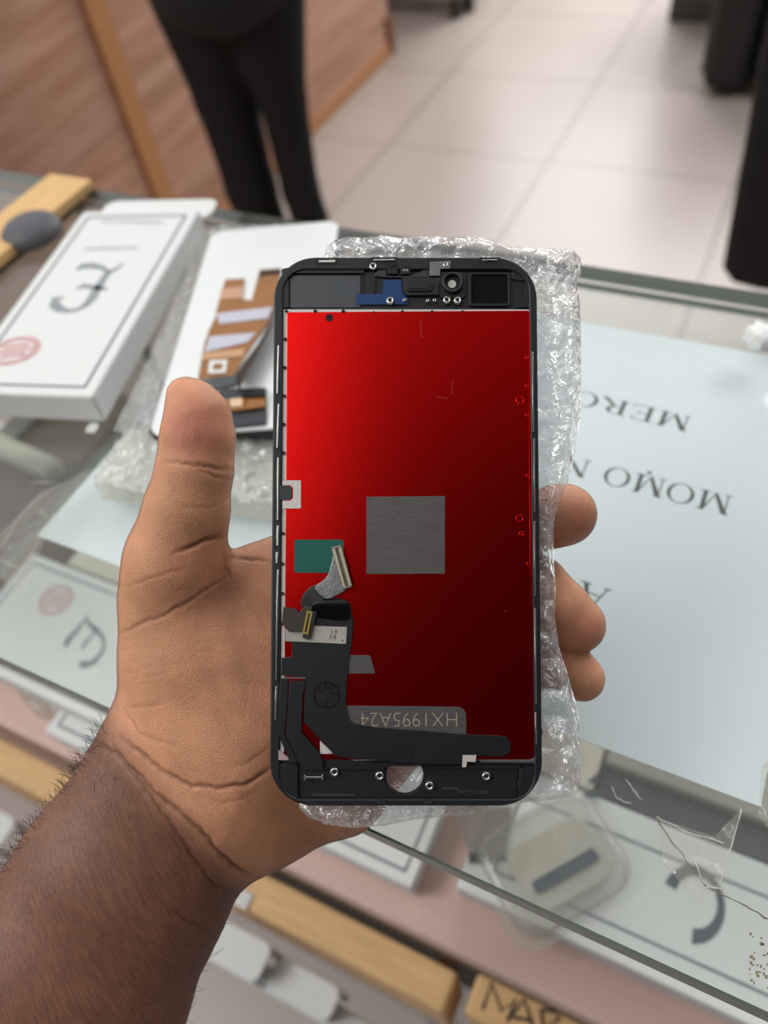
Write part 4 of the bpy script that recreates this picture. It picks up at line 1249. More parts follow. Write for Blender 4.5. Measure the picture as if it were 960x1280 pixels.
# white L mark
plate('white_corner_mark', pt([(578, 943), (595, 943), (594, 951.5), (583.5, 951), (582.3, 958), (577.3, 958)]), .0007, .0008, mat('pale_sticker', srgb(196, 188, 184), 0.5), ph)
plate('foot_slot', pt([(383, 951), (419, 949), (480, 954), (527, 958), (600, 957), (650, 956), (650, 961), (535, 961), (527, 957.5), (485, 957.5), (478, 963), (383, 961)]), -.0007, -.0002, M_frame_dk, ph)
plate('edge_line', pt([(600, 950.5), (640, 951), (665, 951), (668, 946), (670, 946), (669, 954), (600, 953)]), -.0003, .0, M_foil, ph)
plate('red_frame_mark', [pt([(597, 909), (640, 909), (642, 912), (642, 935), (637, 935)]), ], -.00019, -.00012, M_red, ph) if False else None

# ---- screws (steel posts with a dark centre)
def screw(px, py, r=1.35):
    x, y = FPH.at(px, py)
    bm = bmesh.new(); n = 20
    prof = [(r, -.0009), (r, -.00005), (r * .85, .0001), (r * .48, .0001), (r * .42, -.0004)]
    rows = [[bm.verts.new((q * mm * math.cos(2 * math.pi * k / n), q * mm * math.sin(2 * math.pi * k / n), z)) for k in range(n)] for q, z in prof]
    for a_, b_ in zip(rows, rows[1:]):
        for k in range(n): bm.faces.new((a_[k], a_[(k + 1) % n], b_[(k + 1) % n], b_[k]))
    o = bm_obj('screw_post', bm, M_steel, ph, True); o.location = (x, y, 0.0002)
    bm = bmesh.new(); bmesh.ops.create_circle(bm, cap_ends=True, radius=r * .45 * mm, segments=16, matrix=Matrix.Translation((0, 0, -.0003)))
    bm_obj('bore', bm, M_frame_dk, o)
for s_ in ((466.5, 333), (487.8, 376), (558.7, 375), (572, 375.5), (418, 965.3), (474.5, 970), (537, 982.5), (608, 970.5)): screw(*s_, 1.25 if s_[1] > 960 else 1.15)
# steel bracket with a screw eye
br = plate('steel_bracket', [pt([(537.5, 327.5), (563, 326.5), (563, 336), (550.5, 336.5), (550, 345), (537, 345)])], -.0006, .0002, mat('worn_steel', srgb(140, 140, 138), 0.35, metal=0.7, var=0.1, scale=700), ph, .0001)
screw(557, 331, .8)
# steel clips along the head and foot
for a in ([(397.5, 324), (420.5, 323.5), (420.5, 330), (398, 330)], [(466.5, 322.5), (494, 322.5), (495, 327.5), (466, 327.5)], [(602, 322.8), (622.5, 323), (622.5, 327.5), (602, 327.5)]):
    cl = plate('clip_recess', pt([(a[0][0] - 3, a[0][1] - 1), (a[1][0] + 3, a[1][1] - 1), (a[2][0] + 3, a[2][1] + 1.2), (a[3][0] - 3, a[3][1] + 1.2)]), -.0002, .00008, M_frame_dk, ph)
    plate('steel_clip', pt([(a[0][0] + 1, a[0][1] + 2), (a[1][0] - 1, a[1][1] + 2), (a[2][0] - 1, a[2][1] - 1.2), (a[3][0] + 1, a[3][1] - 1.2)]), .0001, .0005, M_steel, cl, .0001)
for px in (477, 535):
    plate('foot_clip', [pt([(px - 6, 999), (px + 5, 999), (px + 4, 1004.5), (px - 5, 1004.5)]), pt([(px - 4, 998.5), (px + 3, 998.5), (px + 2.5, 1002.8), (px - 3.5, 1002.8)])], .0, .0002, M_frame_lt, ph)
# side wall clips: thin steel strips inside the rim
for a in ([(347, 432), (349, 432), (347.5, 492), (345.5, 492)], [(347.3, 505), (349.3, 505), (347.4, 560), (345.4, 560)], [(346.5, 572), (348.5, 572), (348, 650), (346, 650)], [(346, 657), (348.6, 657), (348, 682), (345.4, 682)], [(345, 690), (348, 690), (347, 704), (344.6, 704)],
          [(346.5, 712), (348.3, 712), (346, 850), (344.2, 850)], [(344.5, 858), (347, 858), (345.5, 900), (343, 900)],
          [(664.5, 440), (666.5, 440), (667.5, 540), (665.5, 540)], [(666.5, 548), (668.5, 548), (669.2, 640), (667.2, 640)], [(667, 652), (669, 652), (669.8, 745), (667.8, 745)], [(667.8, 760), (669.8, 760), (671, 880), (669, 880)], [(668.5, 890), (670.5, 890), (671.5, 930), (669.5, 930)]):
    plate('side_strip', pt(a), -.0003, .00035, M_steel, ph, .00005)
# earpiece, camera ring, sensor windows
plate('earpiece_housing', pt([(503, 347), (549, 347), (549, 369), (506, 369)]), -.0008, .0001, M_frame, ph, .0002)
er = plate('earpiece', [rrect(*pt([(508, 365)])[0], *pt([(541, 351)])[0], .0012, 6)], .0001, .0006, M_frame_dk, ph, .0002)
plate('earpiece_slot', [rrect(*pt([(512, 362)])[0], *pt([(537, 355)])[0], .0007, 5)], .0006, .0008, M_frame, er, .0001)
plate('sensor_window', pt([(484, 330), (497, 330), (497, 342.5), (484, 342.5)]), -.0006, .0, M_frame_dk, ph, .0001)
sw = plate('sensor_window', pt([(500.5, 331.5), (513, 331.5), (513, 342.5), (500.5, 342.5)]), -.0006, .0, M_frame_dk, ph, .0001)
bm = bmesh.new(); disc(504.8, 337.5, .0004, .00003); disc(508.5, 337.5, .0004, .00003); bm_obj('sensor_eyes', bm, mat('lilac_grey', srgb(140, 138, 150), 0.4), sw)
plate('sensor_bed', [pt([(471, 338), (483, 335), (483, 344), (500, 345), (514, 344), (530, 337), (537, 337), (537, 346), (502, 346.5), (480, 346), (468, 344)])], -.0009, -.0003, M_frame_lt, ph, .0001)
cxr, cyr = FPH.at(565.5, 354)
plate('camera_bed', rrect(cxr - 4.0 * mm, cyr - 4.4 * mm, cxr + 4.0 * mm, cyr + 3.6 * mm, .0012, 5), -.0009, -.0004, M_frame, ph, .0001)
cr = plate('camera_ring', [circle(cxr, cyr, 3.15 * mm, 36), circle(cxr, cyr, 2.35 * mm, 36)], -.0004, .0011, M_frame, ph, .0003)
plate('camera_well', [circle(cxr, cyr, 2.5 * mm, 36), circle(cxr, cyr - .0002, 1.25 * mm, 24)], -.0004, -.0002, M_frame_dk, cr)
plate('camera_eye', circle(cxr - .0001, cyr - .0002, 1.22 * mm, 24), -.0004, -.0001, mat('milky_lens', srgb(214, 214, 208), 0.3), cr)
plate('dark_patch', rrect(*pt([(589.5, 379)])[0], *pt([(635, 342.5)])[0], .0006, 4), -.00089, -.0007, mat('matt_black_patch', srgb(8, 10, 16), 0.8, spec=0.15), ph)
plate('patch_border', [rrect(*pt([(586, 382)])[0], *pt([(637.5, 340)])[0], .0009, 4), rrect(*pt([(589.5, 379)])[0], *pt([(635, 342.5)])[0], .0006, 4)], -.00089, -.0003, M_frame, ph, .0001)
M_blue = mat('blue_film', srgb(22, 62, 116), 0.35, var=0.05, scale=300)
plate('blue_film', pt([(445, 366.5), (478, 366.5), (479, 349), (502, 348.5), (502.5, 365), (510, 372), (510, 379.5), (446, 380)]), -.00089, -.0006, M_blue, ph)
for px, py in ((505.5, 375), (534.5, 376), (543, 375.5)): screw(px, py, .5)
plate('moulded_step', pt([(467, 340), (469, 340), (469, 365), (467, 365)]), -.0009, -.0005, M_frame_dk, ph)
plate('moulded_step', pt([(452, 343), (453, 343), (453, 366), (452, 366)]), -.0009, -.0005, M_frame_dk, ph)
# side button flex showing past the right rim
plate('side_tab', pt([(674, 906), (678, 910), (679.5, 918), (677, 923), (674, 923)]), -.0022, -.0012, M_frame_dk, ph)

# ------------------------------------------------------------------ bubble wrap bag behind the display
hW = -0.0065
topY = [(404, 318), (408, 304), (418, 296), (436, 291.5), (455, 292.5), (475, 289), (500, 293), (530, 290), (560, 292), (590, 291), (618, 295), (626, 301), (640, 303), (668, 306), (700, 307)]
right = [(718, 310), (728, 320), (730, 336), (724, 352), (728, 380), (729, 420), (730, 470), (728, 520), (723, 560), (714, 598), (702, 626), (695, 652), (694, 690), (697, 740), (696, 770), (702, 812), (712, 845), (722, 878), (727, 905), (728, 945), (729, 980), (724, 998)]
left = [(405, 318), (400, 345), (385, 380), (370, 430), (366, 500), (366, 600), (366, 700), (366, 800), (368, 880), (374, 950), (380, 990), (371, 1012), (384, 1026)]
L0, R0 = pt(left, hW), pt(right, hW)
tx = np.array(pt(topY, hW))
bx_ = np.array(pt([(384, 1026), (405, 1034), (440, 1039), (480, 1036), (520, 1028), (560, 1024), (600, 1020), (660, 1006), (690, 1004), (724, 998)], hW))
def tshift(u):
    x = L0[0][0] + (R0[0][0] - L0[0][0]) * u
    base = L0[0][1] + (R0[0][1] - L0[0][1]) * u
    return np.interp(x, tx[:, 0], tx[:, 1]) - base
def bshift(u):
    x = L0[-1][0] + (R0[-1][0] - L0[-1][0]) * u
    base = L0[-1][1] + (R0[-1][1] - L0[-1][1]) * u
    return np.interp(x, bx_[:, 0], bx_[:, 1]) - base
def outside(x, y):
    dx = np.maximum(np.maximum(xl + .001 - x, x - xr - .0006), 0); dy = np.maximum(np.maximum(yb - y, y - yt), 0)
    d = np.sqrt(dx * dx + dy * dy)
    t = np.clip(d / 0.007, 0, 1); return t * t * (3 - 2 * t)
wf_ = noise2(33)
fr_f = lambda x, y, e: -0.0086 + outside(x, y) * (0.0030 + 0.0016 * wf_(x * .3, y * .3)) * e
bk_f = lambda x, y, e: -0.0097 - outside(x, y) * 0.0022 * e
bw = wrap_sheet('bubble_wrap', M_wrap, None, L0, R0, fr_f, bk_f, 170, 330, pitch=0.0098, dome=0.0020, crumple=0.0017, seed=21, top_shift=tshift)
# shape the lower edge too
me = bw.data
co = np.empty(len(me.vertices) * 3, np.float32); me.vertices.foreach_get('co', co); co = co.reshape(-1, 3)
nu, nv = 170, 330
vv = np.tile(np.repeat(np.linspace(0, 1, nv), nu), 2)[:len(co)]; uu_ = np.tile(np.tile(np.linspace(0, 1, nu), nv), 2)[:len(co)]
co[:, 1] += bshift(uu_) * np.clip(1 - (1 - vv) * 14, 0, 1)
me.vertices.foreach_set('co', co.ravel()); me.update()
bw.matrix_world = FPH.m
tag(bw, 'clear bubble wrap sleeve held behind the black phone display', 'bubble wrap', 'bubble wrap')

# ------------------------------------------------------------------ the hand and forearm that hold the display
def K(px, py, d):
    return ((px - 480) / FPX * d, (py - 640) / FPX * d, d)             # mm along right, down and depth

hand_chains = [
    # forearm and wrist
    (12, [(K(227, 991, 251), 31.5, .66), (K(150, 1112, 250), 34.5, .72), (K(80, 1236, 250), 40, .78), (K(-150, 1600, 246), 47, .82), (K(-440, 2080, 242), 51, .80)]),
    # palm fans
    (18, [(K(232, 975, 252), 24, .8), (K(300, 880, 255), 21), (K(338, 742, 254), 14.5)]),
    (18, [(K(300, 900, 257), 22), (K(395, 800, 259), 15)]),
    (18, [(K(300, 930, 257), 22), (K(420, 880, 260), 15)]),
    (16, [(K(290, 985, 254), 23, .9), (K(340, 1000, 256), 18), (K(425, 983, 260), 14.5), (K(470, 950, 262), 12)]),
    # thenar and thumb
    (13, [(K(236, 880, 250), 21.2), (K(232, 815, 246), 19.5), (K(219, 748, 243), 16.0), (K(220, 700, 238), 14.4), (K(233, 640, 234), 12.3)]),
    (4, [(K(233, 640, 234), 12.3), (K(243.5, 588, 232), 11.35), (K(247.5, 548, 231.5), 11.0), (K(246.5, 521, 231.5), 9.9), (K(239, 502, 231.5), 7.1), (K(229, 491.5, 231.5), 4.7)]),
    # index, hidden behind the display
    (7, [(K(338, 730, 254), 14.0), (K(470, 655, 262), 11.5), (K(560, 588, 262), 10.2), (K(618, 545, 258), 9.2)]),
    # middle
    (6, [(K(395, 800, 259), 13.5), (K(545, 715, 267), 11.5), (K(640, 662, 259), 10.4), (K(700, 644, 251), 9.7), (K(709, 643, 250.5), 9.5)]),
    # ring
    (2.2, [(K(420, 875, 260), 13.5), (K(560, 782, 269), 11.5), (K(671, 735, 259), 10.9), (K(701, 762, 252), 9.8), (K(721, 781, 251), 9.3)]),
    # little
    (2.2, [(K(455, 950, 262), 12), (K(590, 868, 268), 10), (K(688, 822, 260), 8.7), (K(716, 838, 255), 8.0), (K(727, 848, 254), 7.6)]),
]
V, Q = body_mesh('hand', hand_chains, 1.25, (-286.0, -52.0, 194.0), (84.0, 318.0, 300.0), 3)
# orient outward
tri = V[Q[:, [0, 1, 2]]]
vol = np.einsum('ij,ij->i', tri[:, 0], np.cross(tri[:, 1], tri[:, 2])).sum()
if vol < 0: Q = Q[:, ::-1]
me0 = quad_mesh('tmp', V, Q)
ob0 = bpy.data.objects.new('tmp', me0); COL.objects.link(ob0)
s_ = ob0.modifiers.new('s', 'SUBSURF'); s_.levels = 1; s_.render_levels = 1
dg = bpy.context.evaluated_depsgraph_get()
hm = bpy.data.meshes.new_from_object(ob0.evaluated_get(dg))
bpy.data.objects.remove(ob0); bpy.data.meshes.remove(me0)
n = len(hm.vertices)
co = np.empty(n * 3, np.float32); hm.vertices.foreach_get('co', co); co = co.reshape(-1, 3).astype(float)
nm = np.empty(n * 3, np.float32); hm.vertices.foreach_get('normal', nm); nm = nm.reshape(-1, 3).astype(float)
view = co / np.linalg.norm(co, axis=1)[:, None]
facing = -(nm * view).sum(1)
PXX = 480 + FPX * co[:, 0] / co[:, 2]; PYY = 640 + FPX * co[:, 1] / co[:, 2]

def cr(sc, ox, oy, *pts): return [(ox + x / sc, oy + y / sc) for x, y in pts]
A1 = lambda *p: cr(4.268, 130, 460, *p)
A2 = lambda *p: cr(4.364, 130, 740, *p)
A3 = lambda *p: cr(2.824, 100, 880, *p)
creases = [   # polyline, depth mm, width px
    (A1((315, 500), (430, 508), (530, 525), (620, 540), (692, 545)), .55, 2.8), (A1((500, 548), (600, 580), (690, 600)), .42, 2.6),
    (A1((330, 705), (450, 740), (560, 748), (685, 690)), .18, 2.2), (A1((320, 640), (420, 660)), .1, 2.0),
    (A1((640, 900), (560, 915), (500, 940), (430, 965), (360, 995)), .75, 3.2),
    (A1((640, 1000), (648, 1060), (665, 1100), (690, 1140)), .5, 2.6), (A1((640, 1022), (750, 1015), (830, 1025), (905, 1045)), .45, 3.0),
    (A1((690, 1140), (740, 1210), (790, 1280)), .22, 2.6), (A2((740, 0), (800, 80), (860, 150), (900, 230)), .18, 2.6),
    (A1((80, 1172), (200, 1142), (330, 1095), (440, 1078)), .26, 2.2),
    (A1((660, 1112), (560, 1178), (470, 1232), (400, 1280)) + A2((440, 60), (330, 125), (200, 172), (80, 232)), .42, 2.6),
    (A1((440, 1000), (445, 1090)), .12, 2.0), (A1((490, 1010), (500, 1110)), .12, 2.0), (A1((530, 1040), (545, 1110)), .1, 2.0),
    (A2((80, 312), (200, 290)), .16, 2.0), (A2((80, 380), (190, 372)), .1, 2.0), (A2((90, 440), (210, 428)), .16, 2.0), (A2((140, 518), (290, 488)), .16, 2.0), (A2((90, 622), (240, 627), (380, 590)), .2, 2.2),
    (A2((85, 600), (150, 700), (200, 780), (300, 808), (400, 850)), .3, 2.4), (A2((90, 790), (200, 880), (330, 985), (480, 1058), (640, 1068), (780, 1050), (880, 985), (920, 950)), .8, 3.2),
    (A2((690, 965), (800, 922), (910, 845)), .28, 2.6), (A2((260, 610), (330, 600)), .1, 2.2),
    (A3((60, 130), (140, 190), (200, 245), (260, 310), (350, 380), (420, 440), (480, 510), (540, 572), (612, 604)), .9, 3.2),
    (A3((120, 150), (200, 262), (300, 400), (400, 540), (470, 640), (545, 665)), .65, 3.0), (A3((230, 650), (330, 740), (440, 802), (500, 810)), .4, 2.8),
    (A3((420, 320), (500, 348), (560, 342), (640, 290)), .22, 2.6), (A3((150, 100), (200, 160), (240, 200)), .25, 2.2),
    (A3((330, 470), (420, 570), (440, 640)), .14, 2.6), (A3((360, 700), (400, 600)), .12, 3.0),
]
WOBX = 0.7 * np.sin(PYY * .19 + PXX * .05) + .45 * np.sin(PYY * .47 + 1.3) ; WOBY = 0.7 * np.sin(PXX * .17 + 2.1) + .45 * np.sin(PXX * .43 + PYY * .11)
rc_ = random.Random(11)
def fine(x0, y0, x1, y1, cnt, ang, L, spread=.25):
    for _ in range(cnt):
        x, y = rc_.uniform(x0, x1), rc_.uniform(y0, y1); a_ = ang + rc_.gauss(0, spread); l = L * rc_.uniform(.5, 1.5)
        creases.append(([(x, y), (x + l * math.cos(a_), y + l * math.sin(a_)), (x + 2 * l * math.cos(a_ + .15), y + 2 * l * math.sin(a_ + .15))], rc_.uniform(.08, .17), rc_.uniform(1.7, 2.3)))
fine(160, 730, 300, 880, 16, -.35, 14); fine(200, 600, 270, 680, 8, .15, 14); fine(220, 680, 280, 740, 9, 1.5, 9); fine(250, 780, 330, 930, 10, .9, 14)
fine(160, 890, 320, 1000, 14, .55, 16); fine(200, 960, 300, 1080, 12, .85, 18); fine(20, 960, 300, 1270, 34, 1.08, 26, .12)
disp = np.zeros(n); ink = np.zeros(n)
for pl, dep, wd in creases:
    best = np.full(n, 1e9)
    seg = [math.hypot(b_[0] - a_[0], b_[1] - a_[1]) for a_, b_ in zip(pl, pl[1:])]
    tot = sum(seg); run = 0; along = np.zeros(n)
    for (ax, ay), (bx2, by2), sl in zip(pl, pl[1:], seg):
        dx, dy = bx2 - ax, by2 - ay
        wx, wy = PXX + WOBX, PYY + WOBY
        t = np.clip(((wx - ax) * dx + (wy - ay) * dy) / (dx * dx + dy * dy + 1e-9), 0, 1)
        dd = np.hypot(wx - ax - dx * t, wy - ay - dy * t)
        up = dd < best; along = np.where(up, (run + t * sl) / tot, along); best = np.where(up, dd, best); run += sl
    vis = 0.25 + 0.75 * np.clip(np.minimum(along, 1 - along) * tot / 26.0, 0, 1)
    vis = vis * (0.86 + 0.14 * np.sin(PXX * .09 + PYY * .07))
    dep = dep * vis
    g = np.exp(-(best / wd) ** 2) * (facing > -0.1)
    disp = np.minimum(disp, -dep * g) - 0.12 * dep * g
    ink = np.maximum(ink, np.clip(dep * 1.5, 0, .8) * np.exp(-(best / (wd * .8)) ** 2) * (facing > -0.1))
    disp += dep * 0.35 * np.exp(-((best - wd * 2.4) / (wd * 1.4)) ** 2) * (facing > 0)      # soft fold beside it
co2 = co + nm * disp[:, None]
# skin tone: pale palm, brown back of hand and forearm
bpoly = [(60, 800), (146, 888), (160, 925), (186, 962), (215, 998), (262, 1040), (300, 1085), (330, 1110), (420, 1200)]
side = np.full(n, 1e9)
for (ax, ay), (bx2, by2) in zip(bpoly, bpoly[1:]):
    dx, dy = bx2 - ax, by2 - ay; L2 = dx * dx + dy * dy
    t = np.clip(((PXX - ax) * dx + (PYY - ay) * dy) / L2, 0, 1)
    d = np.hypot(PXX - ax - dx * t, PYY - ay - dy * t)
    sgn = np.sign((PXX - ax) * dy - (PYY - ay) * dx)
    upd = d < np.abs(side); side = np.where(upd, d * sgn, side)
sm = lambda x, a, b: (lambda t: t * t * (3 - 2 * t))(np.clip((x - a) / (b - a), 0, 1))
palm = sm(side, -38, 16)
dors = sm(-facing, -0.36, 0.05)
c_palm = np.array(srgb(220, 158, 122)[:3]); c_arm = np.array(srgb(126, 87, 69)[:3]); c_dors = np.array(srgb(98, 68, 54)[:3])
c_red = np.array(srgb(186, 112, 92)[:3]); c_inkc = np.array(srgb(104, 62, 46)[:3]); c_tan = np.array(srgb(176, 128, 90)[:3])
colr = c_arm * (1 - palm)[:, None] + c_palm * palm[:, None]
def blend(c, w): 
    global colr
    colr = colr * (1 - w)[:, None] + c * w[:, None]
blob = lambda x, y, r: np.exp(-(((PXX - x) ** 2 + (PYY - y) ** 2) / r ** 2))
blend(c_tan, .5 * (blob(225, 640, 60) + blob(180, 760, 60)).clip(0, 1))
blend(c_red, (.95 * blob(243, 535, 38) + .7 * blob(728, 648, 26) + .6 * blob(730, 790, 30) + .4 * blob(260, 720, 50)).clip(0, .8))
blend(np.array(srgb(176, 118, 74)[:3]), .5 * blob(350, 1030, 60))
blend(np.array(srgb(120, 74, 58)[:3]), .6 * blob(20, 1190, 90) * (1 - palm))
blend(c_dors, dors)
blend(c_inkc, ink * .75)
hm.vertices.foreach_set('co', co2.astype(np.float32).ravel())
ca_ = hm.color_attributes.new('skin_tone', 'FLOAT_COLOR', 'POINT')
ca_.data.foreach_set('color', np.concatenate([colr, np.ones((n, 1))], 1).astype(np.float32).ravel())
ar_ = hm.attributes.new('arm_side', 'FLOAT', 'POINT'); ar_.data.foreach_set('value', (1 - palm).astype(np.float32))
# into the place: mesh axes stay those of the sight frame, origin at the wrist
W0 = Vector(K(227, 991, 251)) * 0.001
hm.transform(Matrix.Scale(0.001, 4)); hm.transform(Matrix.Translation(-W0))
HM = Matrix.Translation(CAM_POS) @ Matrix((RIGHT, DOWN, FWD)).transposed().to_4x4() @ Matrix.Translation(W0)

def skin_mat(name):
    m, nt, b = new_mat(name)
    at_ = nt.nodes.new('ShaderNodeAttribute'); at_.attribute_name = 'skin_tone'
    aa = nt.nodes.new('ShaderNodeAttribute'); aa.attribute_name = 'arm_side'
    tc = nt.nodes.new('ShaderNodeTexCoord')
    n1 = nt.nodes.new('ShaderNodeTexNoise'); n1.inputs['Scale'].default_value = 140; n1.inputs['Detail'].default_value = 5
    nt.links.new(tc.outputs['Object'], n1.inputs['Vector'])
    mr = nt.nodes.new('ShaderNodeMapRange'); mr.inputs[1].default_value = .3; mr.inputs[2].default_value = .7; mr.inputs[3].default_value = .90; mr.inputs[4].default_value = 1.10
    nt.links.new(n1.outputs[0], mr.inputs[0])
    # fine lengthwise skin lines on the forearm
    mp = nt.nodes.new('ShaderNodeMapping'); mp.inputs['Rotation'].default_value = (0, 0, math.radians(62)); mp.inputs['Scale'].default_value = (0.16, 1.25, 0.6)
    mp.vector_type = 'TEXTURE'; mp.inputs['Scale'].default_value = (12.0, 0.75, 1.5)
    nt.links.new(tc.outputs['Object'], mp.inputs[0])
    n2 = nt.nodes.new('ShaderNodeTexNoise'); n2.inputs['Scale'].default_value = 1300; n2.inputs['Detail'].default_value = 2; n2.inputs['Distortion'].default_value = .6
    nt.links.new(mp.outputs[0], n2.inputs['Vector'])
    n3 = nt.nodes.new('ShaderNodeTexVoronoi'); n3.feature = 'DISTANCE_TO_EDGE'; n3.inputs['Scale'].default_value = 1500
    nt.links.new(tc.outputs['Object'], n3.inputs['Vector'])
    mixh = nt.nodes.new('ShaderNodeMixRGB')
    nt.links.new(aa.outputs['Fac'], mixh.inputs[0]); nt.links.new(n3.outputs['Distance'], mixh.inputs[1]); nt.links.new(n2.outputs[0], mixh.inputs[2])
    bp = nt.nodes.new('ShaderNodeBump'); bp.inputs['Strength'].default_value = 0.36; bp.inputs['Distance'].default_value = 0.0008
    nt.links.new(mixh.outputs[0], bp.inputs['Height'])
    # darker pigment in the fine lines of the forearm and small warm mottles on the palm
    mr2 = nt.nodes.new('ShaderNodeMapRange'); mr2.inputs[1].default_value = .38; mr2.inputs[2].default_value = .6; mr2.inputs[3].default_value = .78; mr2.inputs[4].default_value = 1.05
    nt.links.new(n2.outputs[0], mr2.inputs[0])
    mr3 = nt.nodes.new('ShaderNodeMapRange'); mr3.inputs[1].default_value = .0; mr3.inputs[2].default_value = .3; mr3.inputs[3].default_value = .93; mr3.inputs[4].default_value = 1.02
    nt.links.new(n3.outputs['Distance'], mr3.inputs[0])
    mxp = nt.nodes.new('ShaderNodeMix'); mxp.data_type = 'FLOAT'
    nt.links.new(aa.outputs['Fac'], mxp.inputs[0]); nt.links.new(mr3.outputs[0], mxp.inputs[2]); nt.links.new(mr2.outputs[0], mxp.inputs[3])
    mul = nt.nodes.new('ShaderNodeMath'); mul.operation = 'MULTIPLY'
    nt.links.new(mxp.outputs[0], mul.inputs[0]); nt.links.new(mr.outputs[0], mul.inputs[1])
    vm = nt.nodes.new('ShaderNodeVectorMath'); vm.operation = 'SCALE'
    nt.links.new(at_.outputs['Color'], vm.inputs[0]); nt.links.new(mul.outputs[0], vm.inputs['Scale'])
    nt.links.new(vm.outputs[0], b.inputs['Base Color'])
    nt.links.new(bp.outputs[0], b.inputs['Normal'])
    b.inputs['Roughness'].default_value = 0.5
    b.inputs['Specular IOR Level'].default_value = 0.35
    b.inputs['Subsurface Weight'].default_value = 0.12
    b.inputs['Subsurface Radius'].default_value = (0.0025, 0.0009, 0.0005)
    b.inputs['Subsurface Scale'].default_value = 1.0
    return m
M_skin = skin_mat('brown_skin')
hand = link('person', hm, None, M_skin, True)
hand.matrix_world = HM
tag(hand, 'left hand and bare forearm of a person gripping the phone display, thumb up', 'person')

# nails on the finger ends
M_nail = mat('fingernail', srgb(190, 150, 130), 0.35)
def nail(dip, tip, r, dorsal, label=None):
    a = Vector(dip) * .001; b2 = Vector(tip) * .001
    ax = (b2 - a).normalized(); d = Vector(dorsal); d = (d - ax * d.dot(ax)).normalized(); s = ax.cross(d)
    bm = bmesh.new(); rows = []
    r *= .001
    for i in range(7):
        t = i / 6; w = .66 * math.sin(math.pi * min(1, .28 + t * .5)) 
        row = []
        for j in range(9):
            u = (j / 8 * 2 - 1) * w
            p = b2 + ax * (-.35 * r + t * 1.12 * r) + (d * math.cos(u) + s * math.sin(u)) * (r * (1.01 - .30 * t * t))
            row.append(bm.verts.new(p - W0))
        rows.append(row)
    for r0, r1 in zip(rows, rows[1:]):
        for j in range(8): bm.faces.new((r0[j], r0[j + 1], r1[j + 1], r1[j]))
    o = bm_obj('fingernail', bm, M_nail, hand, True)
    so = o.modifiers.new('thick', 'SOLIDIFY'); so.thickness = .0004
    return o
nail(K(640, 662, 259), K(709, 643, 250.5), 9.4, (.12, -.3, 1))
nail(K(700, 750, 252), K(721, 781, 251), 9.2, (.36, -.22, 1))
nail(K(700, 830, 256), K(727, 848, 254), 7.5, (.34, -.3, 1))
nail(K(560, 588, 262), K(618, 545, 258), 9.2, (.1, -.3, 1))
nail(K(247, 540, 231.5), K(240, 505, 231.5), 8.4, (-.5, .1, 1))

# short curly hairs along the outer side of the forearm
bm = bmesh.new()
rh = random.Random(5)
cand = np.where((np.abs(facing) < .45) & (palm < .25) & (PXX > -30) & (PYY < 1340) & (PYY > 885))[0]
Xo = co2 * .001
leftish = [i for i in cand if nm[i, 0] < -.2]
rightish = [i for i in cand if nm[i, 0] > .3]
picks = [rh.choice(leftish) for _ in range(300)] + [rh.choice(rightish) for _ in range(25)]
flat_ = [i for i in np.where((palm < .15) & (facing > .2) & (PXX > -20) & (PYY > 960) & (PYY < 1300))[0] if PXX[i] < 190 - (PYY[i] - 960) * .25]
lying = [rh.choice(flat_) for _ in range(260)]
lying_set = set(lying)
for i in picks + lying:
    p = Vector(Xo[i]) - W0; nn = Vector(nm[i])
    t1 = Vector((rh.uniform(-.3, .6), rh.uniform(-1, .4), rh.uniform(-.5, .2))); d = (nn * .8 + t1 * .7).normalized()
    curl = nn.cross(d); cs = rh.uniform(-1, 1) * 2.4; L = rh.uniform(.0022, .0056)
    if i in lying_set: d = (nn * .12 + Vector((rh.gauss(-.35, .25), rh.gauss(.9, .2), 0))).normalized(); curl = nn.cross(d); L *= .7
    path = [p - nn * .0003]
    q = p.copy()
    for k in range(7):
        d = (d + curl * cs * .14 + nn * -.06).normalized(); q = q + d * L / 7; path.append(q.copy())
    tube_mesh(path, [.00006] * 6 + [.00005, .00003], 3, bm)
hr = bm_obj('arm_hair', bm, mat('dark_hair', srgb(30, 24, 20), 0.5), hand, True)
hr['kind'] = 'stuff'

# ------------------------------------------------------------------ person standing in front of the plank counter
PY0_ = 1.26
rad = lambda p, r, fz=1.0: (p, r, fz)
def mesh_of(name, chains, step, lo, hi, m, parent, it=3):
    V, Q = body_mesh(name, chains, step, lo, hi, it)
    tri = V[Q[:, [0, 1, 2]]]
    if np.einsum('ij,ij->i', tri[:, 0], np.cross(tri[:, 1], tri[:, 2])).sum() < 0: Q = Q[:, ::-1]
    return link(name, quad_mesh(name, V, Q), parent, m, True)
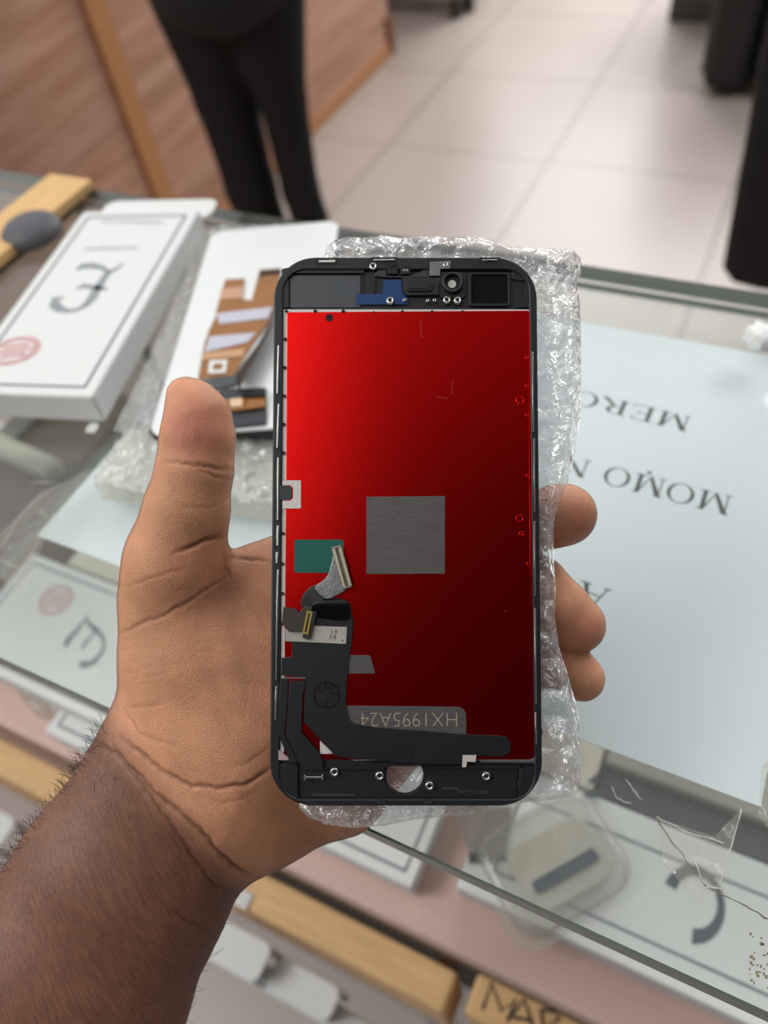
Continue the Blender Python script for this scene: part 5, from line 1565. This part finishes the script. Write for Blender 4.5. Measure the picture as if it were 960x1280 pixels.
# own frame: x towards the shop's right, z up, origin on the floor between the feet
hipL, kneeL, ankL = (-.062, .0, .84), (-.058, -.005, .455), (-.06, .03, .085)
hipR, kneeR, ankR = (.048, .03, .84), (.052, .035, .45), (.062, .07, .085)
torso = [((0, .015, .92), .105, .70), ((0, .01, 1.02), .120, .68), ((0, .005, 1.22), .15, .64), ((0, .01, 1.34), .13, .62)]
LO, HI = (-.40, -.30, -.03), (.40, .36, 1.74)
M_skin2 = mat('person_skin', srgb(96, 66, 50), 0.5, var=0.05)
body = mesh_of('person', [
    (.05, torso),
    (.02, [(hipL, .06), (kneeL, .034), (ankL, .03)]), (.02, [(ankL, .036), ((-.06, .05, .035), .03), ((-.055, -.09, .026), .026)]),
    (.02, [(hipR, .05), (kneeR, .026), (ankR, .028)]), (.02, [(ankR, .036), ((.062, .09, .035), .03), ((.066, -.05, .026), .026)]),
    (.05, [((-.0, .01, 1.38), .075), ((0, .01, 1.47), .055), ((0, 0, 1.52), .055)]),
    (.02, [((0, .01, 1.60), .088), ((0, .0, 1.575), .078), ((0, -.035, 1.53), .052)]), (.01, [((0, -.085, 1.575), .012), ((0, -.10, 1.555), .016)]),
    (.008, [((-.085, .015, 1.58), .018, .5)]), (.008, [((.085, .015, 1.58), .018, .5)]),
    (.05, [((-.17, .01, 1.34), .058), ((-.215, .02, 1.10), .042), ((-.13, -.15, 1.12), .034), ((-.06, -.19, 1.15), .030)]),
    (.05, [((.17, .01, 1.34), .058), ((.215, .02, 1.10), .042), ((.13, -.15, 1.12), .034), ((.06, -.19, 1.15), .030)]),
] + [(.008, [((-.05, -.205, 1.12 + k * .014), .010), ((.02, -.225, 1.125 + k * .015), .0085)]) for k in range(4)]
  + [(.008, [((.05, -.205, 1.13 + k * .014), .010), ((-.02, -.245, 1.135 + k * .015), .0085)]) for k in range(4)]
  + [(.008, [((-.05, -.19, 1.18), .012), ((-.02, -.2, 1.22), .009)]), (.008, [((.05, -.19, 1.19), .012), ((.03, -.21, 1.23), .009)])],
  .011, LO, HI, M_skin2, None)
tr = mesh_of('trousers', [
    (.04, [((-.03, .015, .95), .118, .74), ((.03, .02, .95), .118, .74)]),
    (.03, [((-.060, .005, .84), .100), ((-.067, -.0, .64), .062), ((-.060, -.005, .455), .054), ((-.06, .02, .13), .052)]),
    (.006, [((.045, .03, .84), .094), ((.050, .035, .64), .047), ((.045, .035, .45), .040), ((.062, .065, .13), .042)]),
], .0095, LO, HI, M_black_cloth, body)
sh = mesh_of('shirt', [
    (.05, [((0, .015, .86), .140, .74), ((0, .01, 1.02), .137, .70), ((0, .005, 1.22), .162, .67), ((0, .01, 1.35), .138, .64)]),
    (.05, [((-.17, .01, 1.35), .070), ((-.205, .015, 1.16), .06)]), (.05, [((.17, .01, 1.35), .070), ((.205, .015, 1.16), .06)]),
], .011, LO, HI, mat('dark_shirt', srgb(28, 28, 32), 0.85, bump=0.2, bscale=80), body)
hrr = mesh_of('hair', [(.02, [((0, .022, 1.625), .088), ((0, .04, 1.58), .078)])], .011, (-.15, -.15, 1.45), (.15, .2, 1.75), mat('black_hair', srgb(14, 12, 12), 0.7, bump=.4, bscale=150), body)
for k, (ax_, ay_) in enumerate(((-.06, .03), (.064, .07))):
    mesh_of('shoe', [(.02, [((ax_, ay_ + .03, .045), .042), ((ax_, ay_ - .06, .036), .038), ((ax_ + .004, ay_ - .13, .03), .032)])], .009, (ax_ - .08, ay_ - .22, -.02), (ax_ + .08, ay_ + .12, .12), mat('black_shoe', srgb(18, 18, 20), 0.4), body)
body.matrix_world = Matrix.Translation((-.968, PY0_, 0)) @ Matrix.Rotation(math.radians(-8), 4, 'Z')
tag(body, 'person in black trousers standing in front of the plank counter', 'person')
